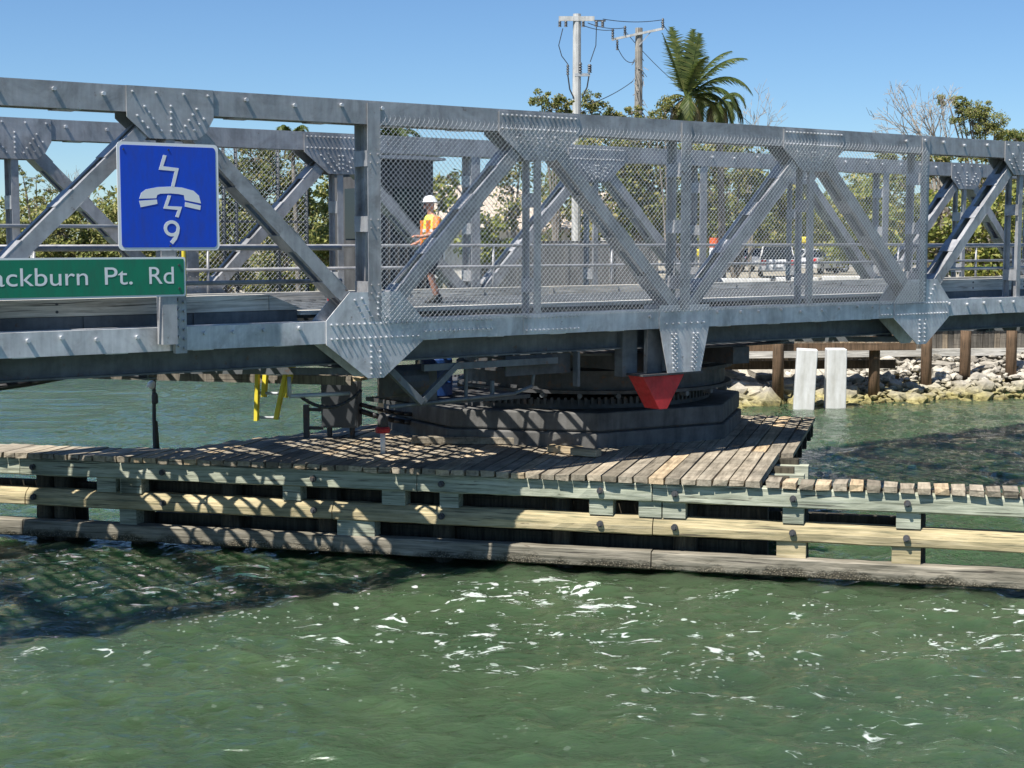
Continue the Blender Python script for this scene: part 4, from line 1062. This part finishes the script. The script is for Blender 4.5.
def wire(pts, lb):
    g = MB(); g.path(pts, .02, 5); o = g.build('power_line', M['cable']); tag(o, lb, 'power line', 'power lines between the poles')
P = lambda x, y, Y: at(x, y, Y)
wire(sag(P(603, 19, 75), P(661, 20, 84.8), .12), 'highest power line joining the two utility poles')
wire(sag(P(588, 23, 75), P(624, 28, 84.8), .12), 'middle power line joining the two utility poles')
wire(sag(P(582, 25, 75), P(613, 30, 84.8), .1), 'lowest power line joining the two utility poles')
wire(sag(P(661, 22, 84.8), P(790, 150, 110), .9), 'power line sloping down right past the palm crown')
wire(sag(P(624, 30, 84.8), P(720, 110, 110), .6), 'power line running behind the wooden pole into the palm')
wire(sag(P(617, 46, 84.8), P(633, 62, 84.9), .3), 'short loose wire hanging at the wooden pole')
wire(sag(P(633, 81, 84.8), P(590, 104, 60), .1), 'thin guy wire sloping down left between the poles')

# ------------------------------------------------------------------ vegetation
def leafquads(mb, c, rad, n, size, R_, flat=.5):
    for _ in range(n):
        # shell-biased position in an ellipsoid
        while True:
            d = Vector((R_.gauss(0, 1), R_.gauss(0, 1), R_.gauss(0, 1)))
            if d.length > .1: break
        d.normalize(); q = R_.random() ** .45
        p = Vector((c[0] + d.x * rad[0] * q, c[1] + d.y * rad[1] * q, c[2] + d.z * rad[2] * q))
        s = size * R_.uniform(.6, 1.4); nrm = (Vector((R_.gauss(0, 1), R_.gauss(0, 1), R_.gauss(0, 1))) + Vector((-.3, -.6, .9))).normalized()
        a = nrm.orthogonal().normalized(); a.rotate(Matrix.Rotation(R_.uniform(0, 6.3), 3, nrm)); b = nrm.cross(a)
        mb.add([p - a * s, p - b * s * flat, p + a * s, p + b * s * flat], [(0, 1, 2, 3)])
def tree(name, label, cat, Y, blobs, mm, lsize=.16, dens=1.0, group=None, trunk=None, seed=1, bark='bark', clump=10, ground=3.0, bare=None):
    """blobs: (px, py, rx_px, ry_px) lobes of the crown at distance Y"""
    R_ = random.Random(seed); k = Y / FOC
    cs = [(at(b[0], b[1], Y), b[2] * k, b[3] * k) for b in blobs]
    tx = trunk if trunk is not None else sum(b[0] for b in blobs) / len(blobs)
    base = Vector((at(tx, 241, Y).x, Y, ground))
    e = empty(name, base); tag(e, label, cat, group)
    g = MB(); gt = MB(); top = Vector((0, 0, 0))
    for c, rx, rz in cs:
        lc = c - base
        # limb to each lobe
        mid = Vector((lc.x * .35, 0, lc.z * .5)); r0 = (.05 + .012 * lc.z) if dens < 1.9 else (.02 + .005 * lc.z)
        gt.path([Vector((0, 0, 0)), mid, lc], lambda p_, r0=r0, lz=lc.z: max(.03, r0 * (1.2 - p_.z / max(lz, .1))), 6)
        ry = (rx + rz) / 2 * 1.1
        nc = int(clump * rx * rz * 1.15) + 7
        for _ in range(nc):
            d = Vector((R_.uniform(-1, 1), R_.uniform(-1, 1), R_.uniform(-1, 1)))
            if d.length > 1: d.normalize()
            cc = lc + Vector((d.x * rx, d.y * ry, d.z * rz)); cr = R_.uniform(.3, .6) * min(1.0, max(.35, min(rx, rz)))
            leafquads(g, cc, (cr * 1.3, cr * 1.3, cr * .9), int(30 * dens), lsize * .8, R_)
            if R_.random() < .5: gt.tube(lc.lerp(cc, -.2), cc, .03, 4, .012)
    gt.build('trunk', M[bark], e); g.build('crown', mm, e)
    return e
ML = M['mangrove']; OL = M['olive']
mg = 'mangroves on the far left shore'
# far left mangrove belt: individual trees
tree('mangrove_tree', 'leftmost olive mangrove tree beside the first upright post', 'tree', 118, [(15, 225, 22, 26), (0, 250, 26, 30), (28, 262, 22, 28), (8, 285, 30, 16)], ML, .2, 1.1, mg, seed=11, ground=0.3)
tree('mangrove_tree', 'olive mangrove tree behind the crossing of the left diagonals', 'tree', 116, [(60, 232, 26, 26), (45, 262, 26, 26), (78, 262, 26, 28), (60, 285, 30, 16), (60, 215, 20, 14)], ML, .2, 1.1, mg, seed=12, ground=.3)
tree('mangrove_tree', 'yellowish mangrove tree left of the blue sign', 'tree', 117, [(105, 225, 22, 26), (98, 258, 26, 28), (128, 262, 22, 28), (115, 285, 28, 16)], ML, .2, 1.1, mg, seed=13, ground=.3)
tree('mangrove_tree', 'mangrove tree hidden mostly behind the blue sign', 'tree', 115, [(150, 225, 24, 30), (165, 262, 26, 28), (165, 285, 28, 16), (190, 240, 20, 30)], ML, .2, 1.0, mg, seed=14, ground=.3)
tree('mangrove_tree', 'tall bright olive mangrove just right of the blue sign', 'tree', 112, [(228, 205, 22, 34), (222, 250, 28, 36), (250, 180, 18, 20), (228, 285, 30, 16), (205, 275, 22, 24), (215, 175, 18, 20), (245, 225, 18, 24)], ML, .2, 1.1, mg, seed=15, ground=.3)
tree('mangrove_tree', 'tall mangrove with reddish twigs behind the far fence screen', 'tree', 108, [(275, 170, 26, 24), (268, 215, 30, 34), (285, 255, 30, 34), (300, 190, 18, 26), (285, 285, 30, 18), (310, 230, 22, 34), (255, 160, 20, 16)], OL, .2, 1.1, mg, seed=16, ground=.3)
tree('mangrove_tree', 'dark mangrove immediately left of the first tall post', 'tree', 104, [(340, 215, 24, 36), (335, 255, 30, 34), (350, 180, 14, 20), (340, 285, 30, 16), (315, 265, 20, 26)], ML, .2, 1.1, mg, seed=17, ground=.3)
tree('mangrove_tree', 'low mangrove behind the first tall post and shed', 'tree', 100, [(385, 245, 26, 34), (400, 262, 24, 28), (385, 285, 26, 14), (370, 215, 20, 26)], ML, .2, 1.0, mg, seed=18, ground=.6)
# sparse pine on the left
tree('sparse_pine', 'thin sparse pine standing above the mangroves at left', 'tree', 125, [(22, 170, 6, 5), (36, 178, 12, 5), (26, 188, 10, 5), (45, 190, 10, 6), (34, 200, 16, 7), (52, 206, 12, 6)], OL, .10, 1.2, seed=21, trunk=38, ground=.3, clump=5)
def baretree(name, label, px, Y, base_z, spec_, seed, mm='twig', spread=1.0, r0=.1, cat='tree'):
    """recursive leafless tree: spec_ list of (px,py) main limb tips"""
    R_ = random.Random(seed); base = Vector((at(px, 241, Y).x, Y, base_z)); e = empty(name, base); tag(e, label, cat); g = MB()
    def grow(p, d, L, r, lv):
        q = p + d * L; g.tube(p, q, r, 5 if lv < 2 else 3, r * .7, cap=False)
        if lv >= 5: return
        for _ in range(3 if lv < 3 else 2):
            nd = (d + Vector((R_.gauss(0, .45), R_.gauss(0, .4), R_.gauss(.08, .35))) * spread).normalized(); grow(q if R_.random() < .6 else p.lerp(q, R_.uniform(.4, .9)), nd, L * R_.uniform(.55, .85), max(.012, r * .6), lv + 1)
    for tx_, ty_ in spec_:
        t = at(tx_, ty_, Y) - base; m1 = t * .55 + Vector((0, 0, .1 * t.length)); m1.x *= .7
        g.path([Vector((0, 0, 0)), m1], r0, 6); d = (t - m1); grow(m1, d.normalized(), d.length * .45, r0 * .7, 1)
    g.build('branches', M[mm], e); return e
baretree('bare_tree', 'leafless grey tree above the mangroves left of the blue sign', 88, 122, .3, [(68, 175), (88, 182), (102, 195)], 31, r0=.06)
# centre
tree('broadleaf_tree', 'small broadleaf treetop left of the concrete pole, with tufted branches', 'tree', 70, [(541, 98, 13, 7), (556, 102, 10, 7), (550, 110, 14, 8), (566, 108, 10, 8), (545, 120, 14, 6)], OL, .085, 2.0, seed=41, trunk=556, clump=8)
tree('broadleaf_tree', 'treetop peeping out right behind the concrete pole', 'tree', 78, [(592, 101, 9, 10), (583, 112, 13, 10), (600, 112, 10, 9), (590, 122, 18, 8)], OL, .085, 2.0, seed=42, trunk=590, clump=8)
tree('broadleaf_tree', 'low spreading crown just above the top chord between the poles', 'tree', 76, [(606, 118, 14, 6), (618, 114, 12, 6), (632, 113, 12, 6), (648, 117, 14, 7), (630, 122, 30, 5)], OL, .085, 2.0, seed=43, trunk=630, clump=8)
tree('broadleaf_tree', 'bright green bush behind the worker', 'shrub', 60, [(425, 185, 16, 12), (415, 215, 18, 16), (440, 205, 16, 22)], M['lime'], .17, .8, seed=44, trunk=425, clump=7)
tree('broadleaf_tree', 'bright green bush in front of the beige roof', 'shrub', 58, [(486, 222, 18, 16), (478, 245, 18, 18), (500, 240, 14, 16)], M['lime'], .18, .9, seed=45, trunk=485, clump=7)
tree('broadleaf_tree', 'slender olive tree between the left diagonals of the fenced bay', 'tree', 72, [(448, 176, 10, 10), (512, 190, 20, 22), (520, 165, 20, 18), (505, 215, 14, 14)], OL, .16, .9, seed=46, trunk=512, clump=9)
tree('broadleaf_tree', 'dense dark tree directly behind the concrete utility pole', 'tree', 80, [(560, 195, 20, 26), (545, 225, 16, 18), (585, 225, 14, 16)], OL, .18, 1.0, seed=47, trunk=560)
tree('broadleaf_tree', 'large dense olive tree left of the pivot post', 'tree', 74, [(620, 175, 28, 32), (650, 190, 26, 34), (612, 215, 26, 26), (645, 225, 28, 22), (600, 150, 24, 18), (650, 145, 28, 20)], OL, .19, 1.15, seed=48, trunk=635)
tree('broadleaf_tree', 'large dark tree behind the palm and right of the pivot post', 'tree', 78, [(700, 165, 28, 24), (740, 165, 26, 24), (770, 190, 24, 24), (705, 215, 20, 22), (745, 222, 26, 18), (790, 215, 20, 20)], OL, .19, 1.0, seed=49, trunk=735)
tree('broadleaf_tree', 'thin green tree beyond the parked cars', 'tree', 120, [(800, 225, 26, 22), (835, 210, 20, 22), (760, 235, 22, 16), (845, 235, 24, 18)], M['mangrove'], .22, 1.0, seed=50, trunk=820)
tree('sea_grape', 'yellow green sea grape bush left of the right bare diagonal', 'shrub', 60, [(855, 215, 22, 30), (875, 190, 20, 22), (880, 235, 26, 26), (850, 250, 20, 16)], M['lime'], .15, 1.3, seed=51, trunk=868, clump=13)
tree('sea_grape', 'yellow green sea grape bush under the right far gusset plate', 'shrub', 62, [(940, 215, 26, 30), (925, 250, 28, 22), (960, 250, 26, 22), (905, 225, 16, 24)], M['lime'], .15, 1.3, seed=52, trunk=935, clump=13)
tree('sea_grape', 'sea grape bush at the right picture edge behind the last post', 'shrub', 61, [(1000, 225, 24, 30), (1015, 255, 24, 22), (985, 262, 20, 16), (1030, 200, 20, 24)], M['lime'], .15, 1.3, seed=53, trunk=1005, clump=13)
tree('pine_tree', 'dark dry vine covered tree between the sea grapes at right', 'tree', 68, [(985, 190, 20, 26), (965, 165, 26, 14), (1000, 165, 22, 16), (905, 160, 26, 16), (880, 165, 18, 14), (1015, 140, 14, 8), (930, 170, 24, 16)], OL, .12, 1.6, seed=54, trunk=985)
tree('pine_tree', 'shaggy yellow green pine limb above the right top chord', 'tree', 72, [(948, 100, 9, 6), (960, 104, 10, 7), (968, 110, 12, 9), (978, 108, 12, 8), (985, 118, 14, 12), (995, 124, 14, 12), (972, 122, 14, 12), (1003, 132, 12, 8), (958, 118, 8, 8), (1018, 136, 12, 6), (985, 132, 20, 8)], M['mangrove'], .06, 3.0, seed=55, trunk=988, clump=14)
baretree('bare_tree', 'leafless pine with feathery grey branches above the right top chord', 948, 71, 3.0, [(905, 100), (925, 92), (895, 112), (945, 98), (920, 120), (938, 118), (900, 88), (930, 108), (885, 122)], 61, spread=1.0, r0=.07)
baretree('bare_tree', 'leafless twiggy treetop just right of the palm', 750, 82, 3.0, [(752, 108), (768, 115), (742, 116)], 62, r0=.05)
tree('oak_tree', 'wide dark tree filling the gap behind the white house', 'tree', 98, [(575, 165, 26, 22), (560, 200, 26, 26), (600, 195, 26, 28), (590, 235, 28, 18), (630, 160, 24, 22)], OL, .17, 1.2, seed=91, trunk=585)
tree('oak_tree', 'wide dark tree behind the palm trunk', 'tree', 96, [(660, 165, 26, 22), (690, 185, 28, 26), (665, 215, 28, 24), (700, 225, 26, 20), (720, 150, 24, 14)], OL, .17, 1.2, seed=92, trunk=680)
tree('oak_tree', 'wide olive tree directly above the white parked cars', 'tree', 125, [(760, 200, 28, 20), (790, 185, 24, 20), (775, 228, 32, 16), (820, 225, 26, 18), (730, 195, 20, 22)], M['mangrove'], .2, 1.2, seed=93, trunk=775)
tree('oak_tree', 'olive tree left of the sea grapes, behind the right end of the fence', 'tree', 90, [(860, 180, 22, 16), (890, 200, 24, 26), (905, 240, 26, 26), (870, 245, 26, 20), (840, 255, 20, 14)], M['mangrove'], .17, 1.2, seed=94, trunk=885)
tree('oak_tree', 'dark tree filling behind the rightmost sea grape', 'tree', 80, [(960, 195, 24, 22), (990, 230, 28, 26), (1020, 190, 22, 30), (950, 250, 26, 20), (1000, 265, 24, 12), (1030, 150, 18, 14)], OL, .16, 1.3, seed=95, trunk=985)
tree('oak_tree', 'olive tree beyond the shed and the far fence screen', 'tree', 95, [(355, 175, 20, 18), (440, 215, 22, 28), (455, 245, 22, 18), (330, 165, 18, 16)], OL, .17, 1.1, seed=96, trunk=420)
# a wooded mass far behind everything
g = MB(); R_ = random.Random(77)
for k in range(620):
    x = R_.uniform(-95, 120); y = 155 + R_.uniform(0, 25) + max(0, x) * .1; h = R_.uniform(4.5, 8) + 1.0 * math.sin(x * .13)
    for _ in range(2): leafquads(g, (x, y, 1.5 + h * R_.uniform(.0, 1.0)), (3.4, 2.5, 2.2), 60, .36, R_)
o = g.build('distant_woods', OL); tag(o, 'continuous low belt of dark woods far behind the trees', 'woods', kind='stuff')

def palm(px, pyc, Y, fronds, L, label, seed, tr=.22, ground=3.0):
    R_ = random.Random(seed); c = at(px, pyc, Y); base = Vector((c.x + .3, Y, ground)); e = empty('palm_tree', base); tag(e, label, 'palm'); top = c - base
    g = MB(); pts = [Vector((top.x * (k / 12) ** 1.6, 0, top.z * k / 12)) for k in range(13)]
    g.path(pts, lambda p_: tr * (1.15 - .3 * p_.z / top.z), 10); g.build('trunk', M['bark'], e)
    def frond(d0, droop, LL, mm, nm):
        g = MB(); p = top.copy(); d = d0.normalized(); n = 16; prev = p
        side0 = d.cross(Vector((0, 0, 1))).normalized() if abs(d.z) < .98 else Vector((1, 0, 0))
        for k in range(n):
            d = (d + Vector((0, 0, -droop * (k / n) * .32))).normalized(); q = p + d * LL / n
            g.tube(p, q, .035 * (1 - k / n) + .008, 4, cap=False)
            if k > 1:
                for sgn in (-1, 1):
                    for j in range(4):
                        a = p.lerp(q, j / 4); ll = LL * .26 * math.sin(math.pi * (.12 + .86 * k / n)) * R_.uniform(.8, 1.1)
                        t = a + (side0 * sgn * .8 + d * .7 + Vector((0, 0, -.35 - .25 * R_.random()))).normalized() * ll
                        wv = d * .042
                        g.add([a - wv, a + wv, t], [(0, 1, 2)])
            p = q
        g.build(nm, mm, e)
    for k, (az_, el, dr, ls) in enumerate(fronds):
        frond(Vector((math.cos(R(az_)) * math.cos(R(el)), math.sin(R(az_)) * math.cos(R(el)), math.sin(R(el)))), dr, L * ls, M['palmleaf'], 'frond')
    for k in range(7):
        a = R(k * 51 + 10); frond(Vector((math.cos(a), math.sin(a), -.5)), 2.2, L * .6, M['drypalm'], 'dry_frond')
    return e
palm(686, 98, 70, [(170, 72, .15, 1.0), (165, 79, .15, 1.05), (30, 84, .15, 1.0), (5, 80, .2, .95), (10, 60, .45, 1.0), (0, 52, .5, 1.1), (355, 40, .9, 1.15), (340, 30, 1.6, 1.15), (5, 20, 2.0, 1.15), (15, 8, 2.2, 1.1), (200, 25, 1.9, .5), (170, -5, 1.8, .55), (90, 60, 1, .9), (270, 15, 1.9, .8), (300, 65, .6, .8), (60, 30, 1.6, .9), (250, -20, 1.8, .6)], 3.1, 'tall coconut palm with upright green fronds above the top chord', 5)
palm(718, 104, 73, [(k * 32 + 8, (18, 45, 5)[k % 3], (1.9, 1.5, 2.0)[k % 3], 1.0) for k in range(12)], 2.0, 'shorter drooping palm crown to the right of the tall palm', 17, .17)
tree('palm_skirt', 'brown vine thicket wrapped round the wooden pole foot beside the palm', 'shrub', 69, [(665, 112, 10, 12), (672, 104, 8, 9), (655, 118, 10, 6)], OL, .07, 2.2, seed=71, trunk=668, clump=9)
fan = [(k * 30, 25 + (k % 3) * 22, 1.5, 1) for k in range(12)]
palm(392, 142, 62, fan, 2.0, 'palm crown showing behind the top of the first tall post', 6, .16)
palm(292, 142, 100, fan, 2.2, 'small palm crown above the left far gusset plate', 8, .15, .5)
